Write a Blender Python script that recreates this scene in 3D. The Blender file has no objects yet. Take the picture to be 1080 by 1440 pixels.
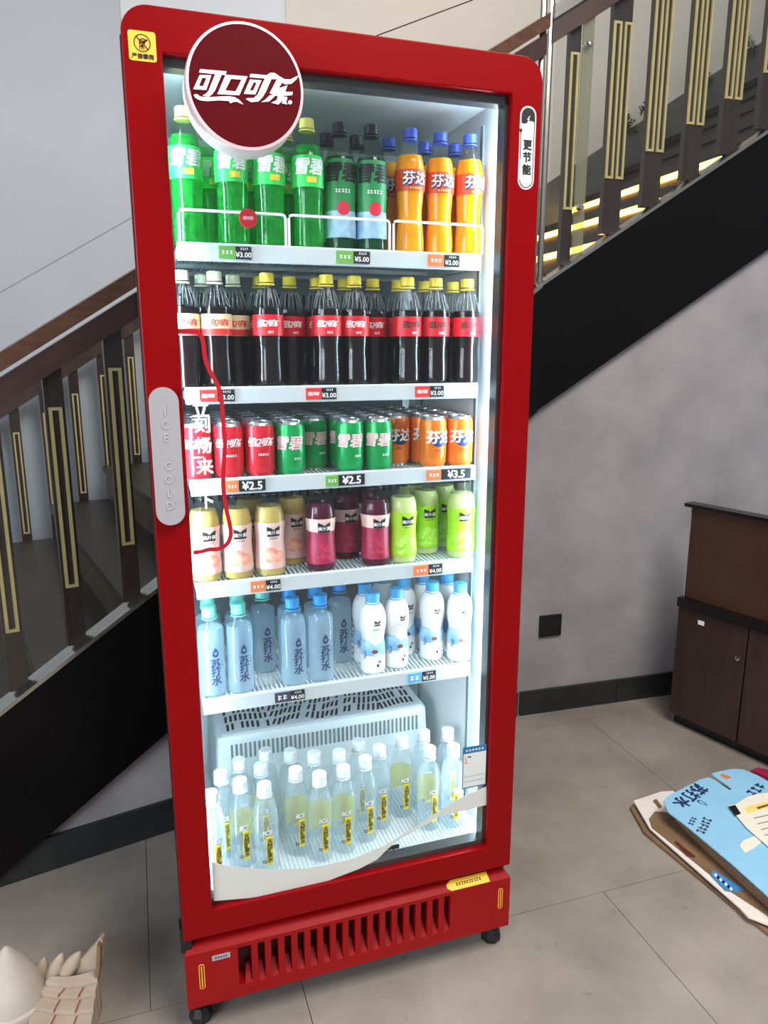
import bpy, bmesh, math, random
from mathutils import Vector, Matrix
from mathutils.geometry import tessellate_polygon
random.seed(7)
SC = bpy.context.scene
COL = SC.collection
# ------------------------------------------------------------------ camera
F = 1042.46; PITCH = .2191; YAW = .3201
C = Vector((-.0154, -1.3065, 1.3764))
FW = Vector((math.sin(YAW)*math.cos(PITCH), math.cos(YAW)*math.cos(PITCH), -math.sin(PITCH)))
RT = Vector((math.cos(YAW), -math.sin(YAW), 0)); UP = RT.cross(FW)
cd = bpy.data.cameras.new('camera'); cam = bpy.data.objects.new('camera', cd); COL.objects.link(cam)
cd.sensor_fit = 'VERTICAL'; cd.sensor_height = 36.0; cd.lens = 36.0*F/1440.0
cd.clip_start = .02; cd.clip_end = 60
cam.matrix_world = Matrix(((RT.x, UP.x, -FW.x, C.x), (RT.y, UP.y, -FW.y, C.y), (RT.z, UP.z, -FW.z, C.z), (0, 0, 0, 1)))
SC.camera = cam
# ------------------------------------------------------------------ world, lights, exposure
SC.view_settings.view_transform = 'Standard'; SC.view_settings.look = 'None'
SC.view_settings.exposure = 0.0; SC.view_settings.gamma = 1.0
SC.view_settings.use_curve_mapping = False
SC.cycles.transparent_max_bounces = 40
SC.cycles.max_bounces = 8
W = bpy.data.worlds.new('room_light'); SC.world = W; W.use_nodes = True
W.node_tree.nodes['Background'].inputs[0].default_value = (.84, .88, .96, 1)
W.node_tree.nodes['Background'].inputs[1].default_value = .36
def area(name, loc, target, sx, sy, power, col):
    l = bpy.data.lights.new(name, 'AREA'); l.shape = 'RECTANGLE'; l.size = sx; l.size_y = sy
    l.energy = power; l.color = col
    o = bpy.data.objects.new(name, l); COL.objects.link(o); o.location = loc
    o.rotation_euler = (Vector(target)-Vector(loc)).to_track_quat('-Z', 'Y').to_euler()
    return o
area('ceiling_panel_light', (1.2, -1.6, 3.6), (1.2, -1.2, 0), 1.6, 1.6, 140, (1, .94, .87))
area('daylight_window', (-3.4, -2.6, 2.0), (0, .6, 1.2), 2.4, 2.0, 165, (.88, .94, 1))
area('stairwell_light', (1.6, 1.6, 4.3), (1.3, 1.8, 2.0), .9, .9, 22, (1, .90, .78))
# ------------------------------------------------------------------ helpers: pixels to places
def ray(x, y): return FW + RT*((x-540)/F) - UP*((y-720)/F)
def AY(x, y, yy):
    d = ray(x, y); return C + d*((yy-C.y)/d.y)
def AZ(x, y, zz=0.0):
    d = ray(x, y); return C + d*((zz-C.z)/d.z)
def AP(x, y, P, n):
    d = ray(x, y); n = Vector(n); return C + d*((Vector(P)-C).dot(n)/d.dot(n))
# ------------------------------------------------------------------ materials
def lin(c):
    return tuple(((v/255)/12.92 if v/255 <= .04045 else ((v/255+.055)/1.055)**2.4) for v in c)
def newmat(name):
    m = bpy.data.materials.new(name); m.use_nodes = True; nt = m.node_tree
    for n in list(nt.nodes): nt.nodes.remove(n)
    out = nt.nodes.new('ShaderNodeOutputMaterial')
    return m, nt, out
def L(nt, a, b): nt.links.new(a, b)
def mat(name, rgb, rough=.5, metal=0., coat=0., spec=.5, var=0., scale=20., bump=0., emit=None, es=0., rgb2=None, detail=4., stretch=None):
    m, nt, out = newmat(name)
    p = nt.nodes.new('ShaderNodeBsdfPrincipled'); L(nt, p.outputs[0], out.inputs[0])
    c = lin(rgb); p.inputs['Base Color'].default_value = (*c, 1)
    p.inputs['Roughness'].default_value = rough; p.inputs['Metallic'].default_value = metal
    p.inputs['Coat Weight'].default_value = coat; p.inputs['Specular IOR Level'].default_value = spec
    if var or rgb2 or bump:
        tc = nt.nodes.new('ShaderNodeTexCoord'); nz = nt.nodes.new('ShaderNodeTexNoise')
        nz.inputs['Scale'].default_value = scale; nz.inputs['Detail'].default_value = detail
        src = tc.outputs['Object']
        if stretch:
            mp = nt.nodes.new('ShaderNodeMapping'); mp.inputs['Scale'].default_value = stretch
            L(nt, src, mp.inputs[0]); src = mp.outputs[0]
        L(nt, src, nz.inputs['Vector'])
        if var or rgb2:
            r = nt.nodes.new('ShaderNodeValToRGB')
            a = lin(rgb); b = lin(rgb2) if rgb2 else tuple(min(1, v*(1+var)) for v in a)
            a = a if rgb2 else tuple(v*(1-var) for v in a)
            r.color_ramp.elements[0].position = .32; r.color_ramp.elements[1].position = .68
            r.color_ramp.elements[0].color = (*a, 1); r.color_ramp.elements[1].color = (*b, 1)
            L(nt, nz.outputs['Fac'], r.inputs[0]); L(nt, r.outputs[0], p.inputs['Base Color'])
        if bump:
            bp = nt.nodes.new('ShaderNodeBump'); bp.inputs['Strength'].default_value = bump; bp.inputs['Distance'].default_value = .002
            L(nt, nz.outputs['Fac'], bp.inputs['Height']); L(nt, bp.outputs[0], p.inputs['Normal'])
    if emit:
        p.inputs['Emission Color'].default_value = (*lin(emit), 1); p.inputs['Emission Strength'].default_value = es
    return m
def clear(name, tint=(1, 1, 1), refl=1.45, rough=.03, body=0., bodycol=(1, 1, 1), thin=.30, power=3.5, base=.022):
    """thin clear plastic or glass: mostly see-through, mirrors more at grazing angles"""
    m, nt, out = newmat(name)
    t = nt.nodes.new('ShaderNodeBsdfTransparent'); t.inputs[0].default_value = (*tint, 1)
    g = nt.nodes.new('ShaderNodeBsdfGlossy'); g.inputs['Roughness'].default_value = rough
    mx = nt.nodes.new('ShaderNodeMixShader')
    if True:
        lw = nt.nodes.new('ShaderNodeLayerWeight'); lw.inputs[0].default_value = .5
        pw = nt.nodes.new('ShaderNodeMath'); pw.operation = 'POWER'; pw.inputs[1].default_value = power
        ma = nt.nodes.new('ShaderNodeMath'); ma.operation = 'MULTIPLY_ADD'; ma.inputs[1].default_value = thin; ma.inputs[2].default_value = base
        L(nt, lw.outputs['Facing'], pw.inputs[0]); L(nt, pw.outputs[0], ma.inputs[0]); L(nt, ma.outputs[0], mx.inputs[0])
    src = t.outputs[0]
    if body:
        d = nt.nodes.new('ShaderNodeBsdfDiffuse'); d.inputs[0].default_value = (*lin(bodycol), 1)
        tl = nt.nodes.new('ShaderNodeBsdfTranslucent'); tl.inputs[0].default_value = (*lin(bodycol), 1)
        md = nt.nodes.new('ShaderNodeMixShader'); md.inputs[0].default_value = .5
        L(nt, d.outputs[0], md.inputs[1]); L(nt, tl.outputs[0], md.inputs[2])
        m2 = nt.nodes.new('ShaderNodeMixShader'); m2.inputs[0].default_value = body
        L(nt, t.outputs[0], m2.inputs[1]); L(nt, md.outputs[0], m2.inputs[2]); src = m2.outputs[0]
    L(nt, src, mx.inputs[1]); L(nt, g.outputs[0], mx.inputs[2]); L(nt, mx.outputs[0], out.inputs[0])
    return m
def emis(name, rgb, s):
    m, nt, out = newmat(name); e = nt.nodes.new('ShaderNodeEmission')
    e.inputs[0].default_value = (*lin(rgb), 1); e.inputs[1].default_value = s
    L(nt, e.outputs[0], out.inputs[0]); return m
M = {}
M['red'] = mat('red_lacquer', (132, 5, 10), .32, spec=.12, var=.03, scale=3)
M['redpanel'] = mat('red_plastic', (146, 7, 11), .34, spec=.25, var=.03, scale=5)
M['redslot'] = mat('red_slot_back', (84, 10, 14), .5, var=.05, scale=9)
M['side'] = mat('dark_cabinet_paint', (30, 22, 26), .4, var=.05, scale=5)
M['black'] = mat('black_rubber', (22, 22, 24), .45, var=.05, scale=30)
M['gasket'] = mat('dark_grey_border', (52, 52, 52), .35, var=.05, scale=12)
M['liner'] = mat('white_liner', (236, 242, 244), .38, var=.015, scale=4)
M['shelfw'] = mat('white_shelf_enamel', (196, 206, 211), .35, var=.015, scale=8)
M['wire'] = mat('white_coated_wire', (245, 247, 248), .3, var=.01, scale=9)
M['dark'] = mat('dark_slot', (38, 44, 50), .7, var=.06, scale=14)
M['backslot'] = mat('grey_back_panel', (120, 128, 134), .5, var=.04, scale=10)
M['backrib'] = mat('grey_back_rib', (124, 132, 136), .45, var=.03, scale=10)
M['rib'] = clear('rib_highlight_plastic', (.95, .96, .97), 1.2, .05, .5, (226, 232, 236))
M['led'] = emis('cool_white_led', (205, 240, 255), 72.0)
M['glass'] = clear('door_glass', (.97, .98, .98), 1.42, .0, thin=.9, power=5., base=.032)
M['stairglass'] = clear('stair_glass', (.93, .95, .94), 1.28, .0, thin=.9, power=5., base=.03)
M['glassedge'] = clear('glass_edge', (.75, .78, .72), 1.45, .1, .45, (196, 194, 176))
M['silver'] = mat('silver_grey_plastic', (178, 176, 180), .38, metal=.25, var=.02, scale=9)
M['silver2'] = mat('silver_letters', (205, 204, 206), .3, metal=.3, var=.02, scale=9)
M['signred'] = mat('dark_red_acrylic', (84, 6, 13), .22, spec=.3, var=.02, scale=4, emit=(150, 18, 30), es=.06)
M['signrim'] = mat('milky_sign_rim', (196, 186, 184), .25, var=.02, scale=6, emit=(255, 226, 226), es=.05)
M['signglow'] = mat('lit_white_lettering', (255, 244, 248), .3, var=.01, scale=8, emit=(255, 232, 240), es=.9)
M['rimpink'] = mat('lit_rim_edge', (236, 190, 194), .3, var=.01, scale=8, emit=(255, 205, 212), es=.22)
M['white'] = mat('white_print', (246, 247, 247), .45, var=.01, scale=30)
M['wave'] = mat('grey_white_film', (206, 207, 202), .45, var=.01, scale=6)
M['decalred'] = mat('red_film', (176, 18, 34), .4, var=.02, scale=20)
M['yellow'] = mat('yellow_sticker', (246, 198, 62), .45, var=.02, scale=30)
M['brownink'] = mat('brown_ink', (92, 36, 12), .6, var=.03, scale=30)
M['ink'] = mat('black_ink', (16, 20, 18), .55, var=.03, scale=30)
M['palepink'] = mat('pale_pink_film', (232, 196, 200), .45, var=.01, scale=30)
M['paleblue'] = mat('pale_blue_film', (212, 226, 228), .45, var=.01, scale=30)
M['tagblack'] = mat('black_price_card', (18, 26, 34), .45, var=.03, scale=40)
M['taggreen'] = mat('green_card', (104, 168, 72), .5, var=.05, scale=40)
M['tagred'] = mat('red_card', (222, 48, 44), .5, var=.05, scale=40)
M['tagorange'] = mat('orange_card', (226, 122, 70), .5, var=.05, scale=40)
M['tagblue'] = mat('blue_card', (92, 176, 214), .5, var=.05, scale=40)
M['tagnavy'] = mat('navy_card', (58, 62, 92), .5, var=.05, scale=40)
M['labelblue'] = mat('energy_label_blue', (40, 110, 160), .5, var=.03, scale=30)
M['labelpaper'] = mat('energy_label_paper', (214, 218, 214), .5, var=.02, scale=30)
M['chrome'] = mat('chrome', (210, 210, 212), .12, metal=1, var=.02, scale=20)
M['steel'] = mat('brushed_steel', (188, 184, 178), .22, metal=1, var=.04, scale=30)
M['gold'] = mat('brass_inlay', (216, 194, 138), .32, metal=.3, var=.06, scale=25)
M['post'] = mat('dark_walnut_post', (46, 34, 30), .32, rgb2=(56, 42, 37), scale=6, stretch=(8, 8, 1))
M['rail'] = mat('bronze_walnut_rail', (104, 72, 56), .28, rgb2=(84, 56, 42), scale=8, stretch=(1, 8, 8))
M['beam'] = mat('dark_walnut_beam', (62, 44, 40), .35, rgb2=(72, 52, 46), scale=8)
M['string'] = mat('black_stringer_paint', (9, 8, 9), .35, var=.06, scale=3, spec=.2)
M['tread'] = mat('brown_stone_tread', (46, 37, 33), .35, rgb2=(36, 29, 26), scale=7)
M['riser'] = mat('brown_stone_riser', (86, 70, 54), .4, rgb2=(66, 53, 42), scale=7)
M['stepled'] = emis('warm_step_light', (255, 196, 84), 12.0)
M['skirt'] = mat('grey_stair_skirting', (92, 90, 84), .5, rgb2=(104, 101, 94), scale=6)
M['walltex'] = mat('grey_textured_plaster', (168, 163, 167), .62, rgb2=(146, 142, 146), scale=4.5, detail=12, bump=.25)
M['wallbeige'] = mat('beige_wall_panel', (214, 205, 194), .38, rgb2=(206, 198, 188), scale=1.5)
M['wallgrey'] = mat('blue_grey_wall_panel', (184, 190, 198), .42, rgb2=(176, 182, 190), scale=1.5)
M['wallwhite'] = mat('white_wall', (228, 228, 230), .5, rgb2=(222, 222, 224), scale=1.5)
M['base'] = mat('black_skirting_tile', (34, 36, 38), .3, rgb2=(44, 46, 46), scale=8)
M['grout'] = mat('grey_grout', (128, 119, 111), .8, var=.05, scale=30)
M['mint'] = mat('mint_cap', (122, 226, 206), .4, var=.02, scale=60)
M['bluecap'] = mat('sky_blue_cap', (48, 150, 226), .4, var=.02, scale=60)
M['bluecap2'] = mat('milk_blue_cap', (84, 172, 226), .4, var=.02, scale=60)
M['royal'] = mat('royal_blue_cap', (58, 84, 178), .4, var=.02, scale=60)
M['ycap'] = mat('yellow_cap', (242, 216, 70), .4, var=.02, scale=60)
M['ycap2'] = mat('pale_yellow_cap', (246, 224, 120), .4, var=.02, scale=60)
M['ccap'] = mat('cream_cap', (238, 236, 206), .4, var=.02, scale=60)
M['bcap'] = mat('black_cap', (26, 26, 30), .4, var=.02, scale=60)
M['wcap'] = mat('white_cap', (236, 244, 248), .4, var=.01, scale=60)
M['pet'] = clear('clear_bottle_plastic', (.985, .992, .995), 1.22, .06, thin=.58)
M['petgreen'] = clear('green_bottle_plastic', (.82, .98, .86), 1.32, .06)
M['petdark'] = clear('smoky_bottle_plastic', (.80, .84, .82), 1.32, .06)
M['lgreen'] = clear('green_soda', (.42, .93, .54), 1.2, .1, .45, (52, 206, 96))
M['lgreen2'] = clear('dark_green_soda', (.28, .78, .48), 1.2, .1, .55, (34, 140, 84))
M['lcola'] = mat('cola', (20, 12, 12), .15, spec=.4, var=.1, scale=9)
M['lorange'] = mat('orange_soda', (255, 160, 8), .25, spec=.3, var=.04, scale=9, emit=None)
M['lpeach'] = mat('peach_juice', (196, 172, 98), .3, spec=.3, var=.03, scale=9)
M['lgrape'] = mat('grape_juice', (74, 18, 40), .25, spec=.3, var=.05, scale=9)
M['llime'] = mat('lime_juice', (200, 214, 140), .3, spec=.3, var=.03, scale=9)
M['lwater'] = clear('water', (.975, .99, 1.0), 1.1, .05, .20, (236, 250, 255), thin=.08)
M['lwater2'] = clear('soda_water', (.96, .985, 1.0), 1.1, .05, .34, (210, 240, 255), thin=.08)
M['lbgreen'] = mat('green_label', (50, 206, 92), .42, var=.06, scale=40)
M['lbdkgreen'] = mat('dark_green_label', (38, 142, 78), .42, var=.06, scale=40)
M['lbice'] = mat('icy_blue_label', (176, 206, 226), .42, rgb2=(120, 168, 206), scale=60)
M['lbcherry'] = mat('cherry_red', (206, 40, 62), .4, var=.1, scale=60)
M['lborange'] = mat('orange_label', (216, 74, 20), .42, var=.06, scale=40)
M['lbred'] = mat('red_label', (206, 20, 34), .42, var=.05, scale=40)
M['lbcream'] = mat('cream_label', (244, 222, 176), .42, var=.04, scale=40)
M['canred'] = mat('red_can', (216, 38, 52), .28, metal=.25, var=.04, scale=30)
M['cangreen'] = mat('green_can', (18, 158, 82), .28, metal=.3, var=.04, scale=30)
M['canorange'] = mat('orange_can', (240, 124, 34), .28, metal=.25, var=.04, scale=30)
M['alu'] = mat('can_aluminium', (206, 212, 218), .25, metal=.9, var=.03, scale=30)
M['lbpink'] = mat('pale_pink_label', (236, 204, 194), .42, rgb2=(228, 188, 180), scale=50)
M['peach'] = mat('peach_print', (240, 140, 124), .45, rgb2=(246, 196, 168), scale=90)
M['lbgrape'] = mat('magenta_label', (176, 40, 84), .42, rgb2=(150, 28, 66), scale=50)
M['grapes'] = mat('grape_print', (206, 62, 96), .42, rgb2=(140, 22, 52), scale=120)
M['lblime'] = mat('lime_label', (172, 224, 40), .42, rgb2=(156, 212, 34), scale=50)
M['limes'] = mat('green_grape_print', (150, 214, 60), .42, rgb2=(196, 232, 110), scale=120)
M['navyink'] = mat('navy_ink', (30, 48, 96), .5, var=.04, scale=40)
M['milkwhite'] = mat('milk_white_sleeve', (244, 246, 244), .4, var=.015, scale=30)
M['milkblue'] = mat('milk_blue_sleeve', (110, 176, 222), .4, rgb2=(190, 222, 240), scale=26)
M['brown'] = mat('cocoa_print', (140, 72, 48), .5, var=.1, scale=90)
M['lbyellow'] = mat('yellow_water_label', (250, 222, 48), .42, var=.04, scale=50)
M['lbyellow2'] = clear('yellow_back_label', (.95, .90, .35), 1.2, .2, .62, (244, 224, 84))
M['cabwood'] = mat('dark_brown_laminate', (58, 40, 36), .35, rgb2=(50, 34, 30), scale=5, stretch=(8, 8, 1))
M['cabbox'] = mat('brown_glossy_panel', (72, 48, 34), .28, rgb2=(62, 40, 30), scale=5)
M['cabblack'] = mat('black_top', (20, 15, 16), .3, var=.05, scale=9)
M['bluecard'] = mat('light_blue_carton', (146, 202, 234), .55, var=.03, scale=9)
M['cardwhite'] = mat('white_carton', (232, 224, 216), .6, var=.03, scale=9)
M['cardbrown'] = mat('brown_corrugated_card', (134, 104, 76), .8, rgb2=(114, 88, 64), scale=14)
M['paper'] = mat('cream_printed_paper', (238, 234, 218), .6, var=.02, scale=20)
M['bluepatch'] = mat('blue_print', (58, 138, 206), .5, var=.08, scale=40)
M['stone'] = mat('beige_carved_stone', (178, 162, 144), .8, rgb2=(158, 142, 126), scale=14, bump=.2)
M['stonew'] = mat('white_grey_stone', (196, 186, 176), .7, rgb2=(176, 168, 158), scale=12, bump=.1)
M['stonedk'] = mat('grey_green_stone', (120, 122, 112), .6, rgb2=(150, 150, 140), scale=20)
M['leaf'] = mat('dull_green_leaf', (74, 82, 48), .6, rgb2=(100, 100, 60), scale=40)
M['socket'] = mat('black_socket', (14, 12, 13), .35, var=.05, scale=40)
M['socket2'] = mat('black_socket_holes', (5, 5, 5), .6, var=.05, scale=40)
def floor_mat():
    m, nt, out = newmat('grey_beige_stone_tile')
    p = nt.nodes.new('ShaderNodeBsdfPrincipled'); L(nt, p.outputs[0], out.inputs[0]); p.inputs['Roughness'].default_value = .38
    g = nt.nodes.new('ShaderNodeNewGeometry')
    n1 = nt.nodes.new('ShaderNodeTexNoise'); n1.inputs['Scale'].default_value = 2.6; n1.inputs['Detail'].default_value = 8; n1.inputs['Roughness'].default_value = .62
    r1 = nt.nodes.new('ShaderNodeValToRGB'); r1.color_ramp.elements[0].position = .34; r1.color_ramp.elements[1].position = .68
    r1.color_ramp.elements[0].color = (*lin((132, 124, 117)), 1); r1.color_ramp.elements[1].color = (*lin((162, 153, 144)), 1)
    n2 = nt.nodes.new('ShaderNodeTexNoise'); n2.inputs['Scale'].default_value = 26; n2.inputs['Detail'].default_value = 6
    r2 = nt.nodes.new('ShaderNodeValToRGB'); r2.color_ramp.elements[0].position = .66; r2.color_ramp.elements[1].position = .74
    r2.color_ramp.elements[0].color = (0, 0, 0, 1); r2.color_ramp.elements[1].color = (.5, .5, .5, 1)
    mx = nt.nodes.new('ShaderNodeMix'); mx.data_type = 'RGBA'
    mx.inputs[7].default_value = (*lin((100, 92, 86)), 1)
    L(nt, g.outputs['Position'], n1.inputs['Vector']); L(nt, g.outputs['Position'], n2.inputs['Vector'])
    L(nt, n1.outputs['Fac'], r1.inputs[0]); L(nt, n2.outputs['Fac'], r2.inputs[0])
    L(nt, r2.outputs[0], mx.inputs[0]); L(nt, r1.outputs[0], mx.inputs[6]); L(nt, mx.outputs[2], p.inputs['Base Color'])
    return m
M['floor'] = floor_mat()
# ------------------------------------------------------------------ mesh building
class MB:
    def __init__(s): s.v = []; s.f = []
    def add(s, vs, fs):
        o = len(s.v); s.v += [tuple(p) for p in vs]; s.f += [tuple(i+o for i in f) for f in fs]; return s
    def box(s, x0, x1, y0, y1, z0, z1):
        return s.add([(x0, y0, z0), (x1, y0, z0), (x1, y1, z0), (x0, y1, z0), (x0, y0, z1), (x1, y0, z1), (x1, y1, z1), (x0, y1, z1)],
                     [(0, 3, 2, 1), (4, 5, 6, 7), (0, 1, 5, 4), (1, 2, 6, 5), (2, 3, 7, 6), (3, 0, 4, 7)])
    def hexa(s, p):  # 8 points, bottom ring then top ring
        return s.add(p, [(0, 3, 2, 1), (4, 5, 6, 7), (0, 1, 5, 4), (1, 2, 6, 5), (2, 3, 7, 6), (3, 0, 4, 7)])
    def lathe(s, prof, n=24, cap0=True, cap1=True, c=(0, 0, 0)):
        vs = []; fs = []
        for r, z in prof:
            for k in range(n):
                a = 2*math.pi*k/n; vs.append((c[0]+r*math.cos(a), c[1]+r*math.sin(a), c[2]+z))
        for i in range(len(prof)-1):
            for k in range(n):
                k2 = (k+1) % n; fs.append((i*n+k, i*n+k2, (i+1)*n+k2, (i+1)*n+k))
        if cap0: fs.append(tuple(range(n-1, -1, -1)))
        if cap1: fs.append(tuple((len(prof)-1)*n+k for k in range(n)))
        return s.add(vs, fs)
    def tube(s, pts, r, n=6, closed=False):
        pts = [Vector(p) for p in pts]; m = len(pts); vs = []; fs = []
        for i, p in enumerate(pts):
            if closed: t = (pts[(i+1) % m]-pts[i-1])
            else: t = (pts[min(i+1, m-1)]-pts[max(i-1, 0)])
            t.normalize(); a = Vector((0, 0, 1)) if abs(t.z) < .9 else Vector((1, 0, 0))
            u = t.cross(a).normalized(); w = t.cross(u)
            for k in range(n):
                q = 2*math.pi*k/n; vs.append(p+u*(r*math.cos(q))+w*(r*math.sin(q)))
        rng = m if closed else m-1
        for i in range(rng):
            j = (i+1) % m
            for k in range(n): fs.append((i*n+k, i*n+(k+1) % n, j*n+(k+1) % n, j*n+k))
        if not closed: fs += [tuple(range(n)), tuple((m-1)*n+k for k in range(n-1, -1, -1))]
        return s.add(vs, fs)
    def poly(s, pts2, fn, th=0.):
        """flat polygon in 2D, mapped by fn(x, y, depth); th gives it thickness"""
        n = len(pts2); tri = tessellate_polygon([[Vector((p[0], p[1], 0)) for p in pts2]])
        top = [fn(p[0], p[1], 0) for p in pts2]
        s.add(top, tri)
        if th:
            bot = [fn(p[0], p[1], th) for p in pts2]; o = len(s.v)
            s.v += [tuple(p) for p in top]+[tuple(p) for p in bot]
            s.f += [(o+i, o+(i+1) % n, o+n+(i+1) % n, o+n+i) for i in range(n)]
            s.add(bot, tri)
        return s
    def mesh(s, name, m=None, smooth=False):
        me = bpy.data.meshes.new(name); me.from_pydata(s.v, [], s.f)
        bm = bmesh.new(); bm.from_mesh(me); bmesh.ops.recalc_face_normals(bm, faces=bm.faces); bm.to_mesh(me); bm.free()
        if m is not None: me.materials.append(m)
        if smooth:
            me.polygons.foreach_set('use_smooth', [True]*len(me.polygons))
            me.set_sharp_from_angle(angle=math.radians(38))
        return me
def link(name, me, parent=None):
    o = bpy.data.objects.new(name, me); COL.objects.link(o)
    if parent is not None: o.parent = parent
    return o
def ob(name, mb, m, parent=None, smooth=False, bevel=0.):
    o = link(name, mb.mesh(name, m, smooth), parent)
    if bevel:
        b = o.modifiers.new('bevel', 'BEVEL'); b.width = bevel; b.segments = 2; b.limit_method = 'ANGLE'
    return o
def thing(name, label, cat, loc=(0, 0, 0), group=None, rz=0.):
    o = link(name, None); o.location = loc; o.rotation_euler = (0, 0, rz); return tag(o, label, cat, group)
def tag(o, label, cat, group=None):
    o['label'] = label; o['category'] = cat
    if group: o['group'] = group
    return o
def struct(o, label=None):
    o['kind'] = 'structure'
    if label: o['label'] = label
    return o
def setlabel(o, label): o['label'] = label; return o
# --- lettering
_tc = {}
def text2d(s, size, bold=0., shear=0., spacing=1.):
    if bold > 0:
        g = text2d(s, size, 0., shear, spacing); b = bold
        return join2d(*[off2d(g, dx, dy, k) for k, (dx, dy) in enumerate(((-b, -b), (b, -b), (b, b), (-b, b)))])
    key = (s, size, bold, shear, spacing)
    if key in _tc: return _tc[key]
    cu = bpy.data.curves.new('t', 'FONT'); cu.body = s; cu.size = size; cu.offset = bold; cu.shear = shear
    cu.align_x = 'CENTER'; cu.align_y = 'CENTER'; cu.resolution_u = 2; cu.space_character = spacing; cu.space_line = .9
    o = bpy.data.objects.new('t', cu); COL.objects.link(o)
    dg = bpy.context.evaluated_depsgraph_get(); me = bpy.data.meshes.new_from_object(o.evaluated_get(dg))
    vs = [(v.co.x, v.co.y) for v in me.vertices]; fs = [tuple(p.vertices) for p in me.polygons]
    bpy.data.objects.remove(o); bpy.data.curves.remove(cu); bpy.data.meshes.remove(me)
    if vs:  # centre on its own bounds
        cx = (min(v[0] for v in vs)+max(v[0] for v in vs))/2; cy = (min(v[1] for v in vs)+max(v[1] for v in vs))/2
        vs = [(x-cx, y-cy) for x, y in vs]
    _tc[key] = (vs, fs); return vs, fs
def polys2d(polys):
    vs = []; fs = []
    for p in polys:
        o = len(vs); vs += list(p); fs += [tuple(o+i for i in t) for t in tessellate_polygon([[Vector((a, b, 0)) for a, b in p]])]
    return vs, fs
def slice2d(g, step):
    """cut a flat mesh into narrow strips so that it can be wrapped on a bottle"""
    bm = bmesh.new(); vv = [bm.verts.new((v[0], v[1], v[2] if len(v) > 2 else 0)) for v in g[0]]
    for f in g[1]:
        try: bm.faces.new([vv[i] for i in f])
        except ValueError: pass
    if not vv: return [], []
    x0 = min(v[0] for v in g[0]); x1 = max(v[0] for v in g[0]); x = x0+step
    while x < x1:
        bmesh.ops.bisect_plane(bm, geom=bm.verts[:]+bm.edges[:]+bm.faces[:], plane_co=(x, 0, 0), plane_no=(1, 0, 0)); x += step
    bm.verts.index_update()
    r = [(v.co.x, v.co.y, v.co.z) for v in bm.verts], [tuple(v.index for v in f.verts) for f in bm.faces]
    bm.free(); return r
def place2d(mb, g, fn):
    out = []
    for v in g[0]:
        p = Vector(fn(v[0], v[1])); lay = v[2] if len(v) > 2 else 0.
        if lay:
            n = (Vector(fn(v[0]+1e-4, v[1]))-p).cross(Vector(fn(v[0], v[1]+1e-4))-p)
            if n.length > 0: p = p+n.normalized()*(lay*4e-5)
        out.append(p)
    return mb.add(out, g[1])
def wrap(mb, g, R, z, ang=0., step=.006):
    g = slice2d(g, step)
    return place2d(mb, g, lambda x, y: ((R*math.sin(x/R+ang)), -R*math.cos(x/R+ang), z+y))
def rect2d(w, h): return [(-w/2, -h/2), (w/2, -h/2), (w/2, h/2), (-w/2, h/2)], [(0, 1, 2, 3)]
def ell2d(w, h, n=14): return [(w/2*math.cos(2*math.pi*k/n), h/2*math.sin(2*math.pi*k/n)) for k in range(n)], [tuple(range(n))]
def off2d(g, dx, dy, lay=0): return [(v[0]+dx, v[1]+dy, lay+(v[2] if len(v) > 2 else 0)) for v in g[0]], g[1]
def marks2d(n, w, h, seed=1):
    """a line of small unreadable print"""
    r = random.Random(seed); st = w/n; gs = []
    for k in range(n):
        x = -w/2+st*(k+.5)
        gs.append(off2d(rect2d(st*.62, h*.22), x, h*r.uniform(.18, .38))); gs.append(off2d(rect2d(st*.2, h*.9), x+st*r.uniform(-.2, .2), 0, 1)); gs.append(off2d(rect2d(st*.66, h*.2), x, -h*r.uniform(.1, .38), 2))
    return join2d(*gs)
def join2d(*gs):
    vs = []; fs = []
    for g in gs:
        o = len(vs); vs += g[0]; fs += [tuple(i+o for i in f) for f in g[1]]
    return vs, fs
def ring4(o, i): return [[o[k], o[(k+1) % 4], i[(k+1) % 4], i[k]] for k in range(4)]
# slanted four-character script, drawn stroke by stroke (units: about 890 wide)
_lg = []
_lg.append([(190, 163), (412, 182), (402, 212), (180, 190)])
_lg += ring4([(185, 212), (283, 215), (240, 338), (132, 330)], [(207, 234), (243, 236), (214, 308), (178, 304)])
_lg.append([(320, 195), (375, 200), (315, 340), (290, 375), (262, 393), (212, 385), (245, 365), (262, 340)])
_lg += ring4([(405, 210), (588, 225), (520, 382), (335, 372)], [(450, 243), (540, 250), (488, 352), (400, 342)])
_lg.append([(135, 380), (160, 372), (190, 395), (270, 400), (350, 395), (430, 392), (480, 400), (520, 425), (552, 460), (500, 437), (470, 438), (445, 450), (430, 430), (350, 425), (250, 432), (190, 425), (150, 405)])
_lg.append([(615, 203), (830, 222), (820, 247), (605, 230)])
_lg += ring4([(610, 250), (705, 258), (655, 375), (558, 370)], [(640, 274), (667, 276), (636, 345), (607, 342)])
_lg.append([(735, 240), (790, 245), (745, 350), (715, 400), (680, 435), (620, 440), (575, 415), (590, 408), (640, 408), (675, 375)])
_lg.append([(750, 215), (780, 195), (815, 195), (860, 225), (900, 248), (950, 250), (1000, 225), (1020, 219), (1000, 250), (960, 285), (910, 290), (865, 270), (830, 245), (795, 222)])
_lg.append([(835, 250), (880, 275), (852, 325), (925, 300), (905, 355), (970, 355), (965, 382), (895, 385), (880, 430), (850, 460), (790, 445), (812, 437), (835, 425), (845, 390), (775, 365), (800, 320)])
_lg.append([(775, 385), (830, 380), (770, 435), (705, 440), (735, 425)])
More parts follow.
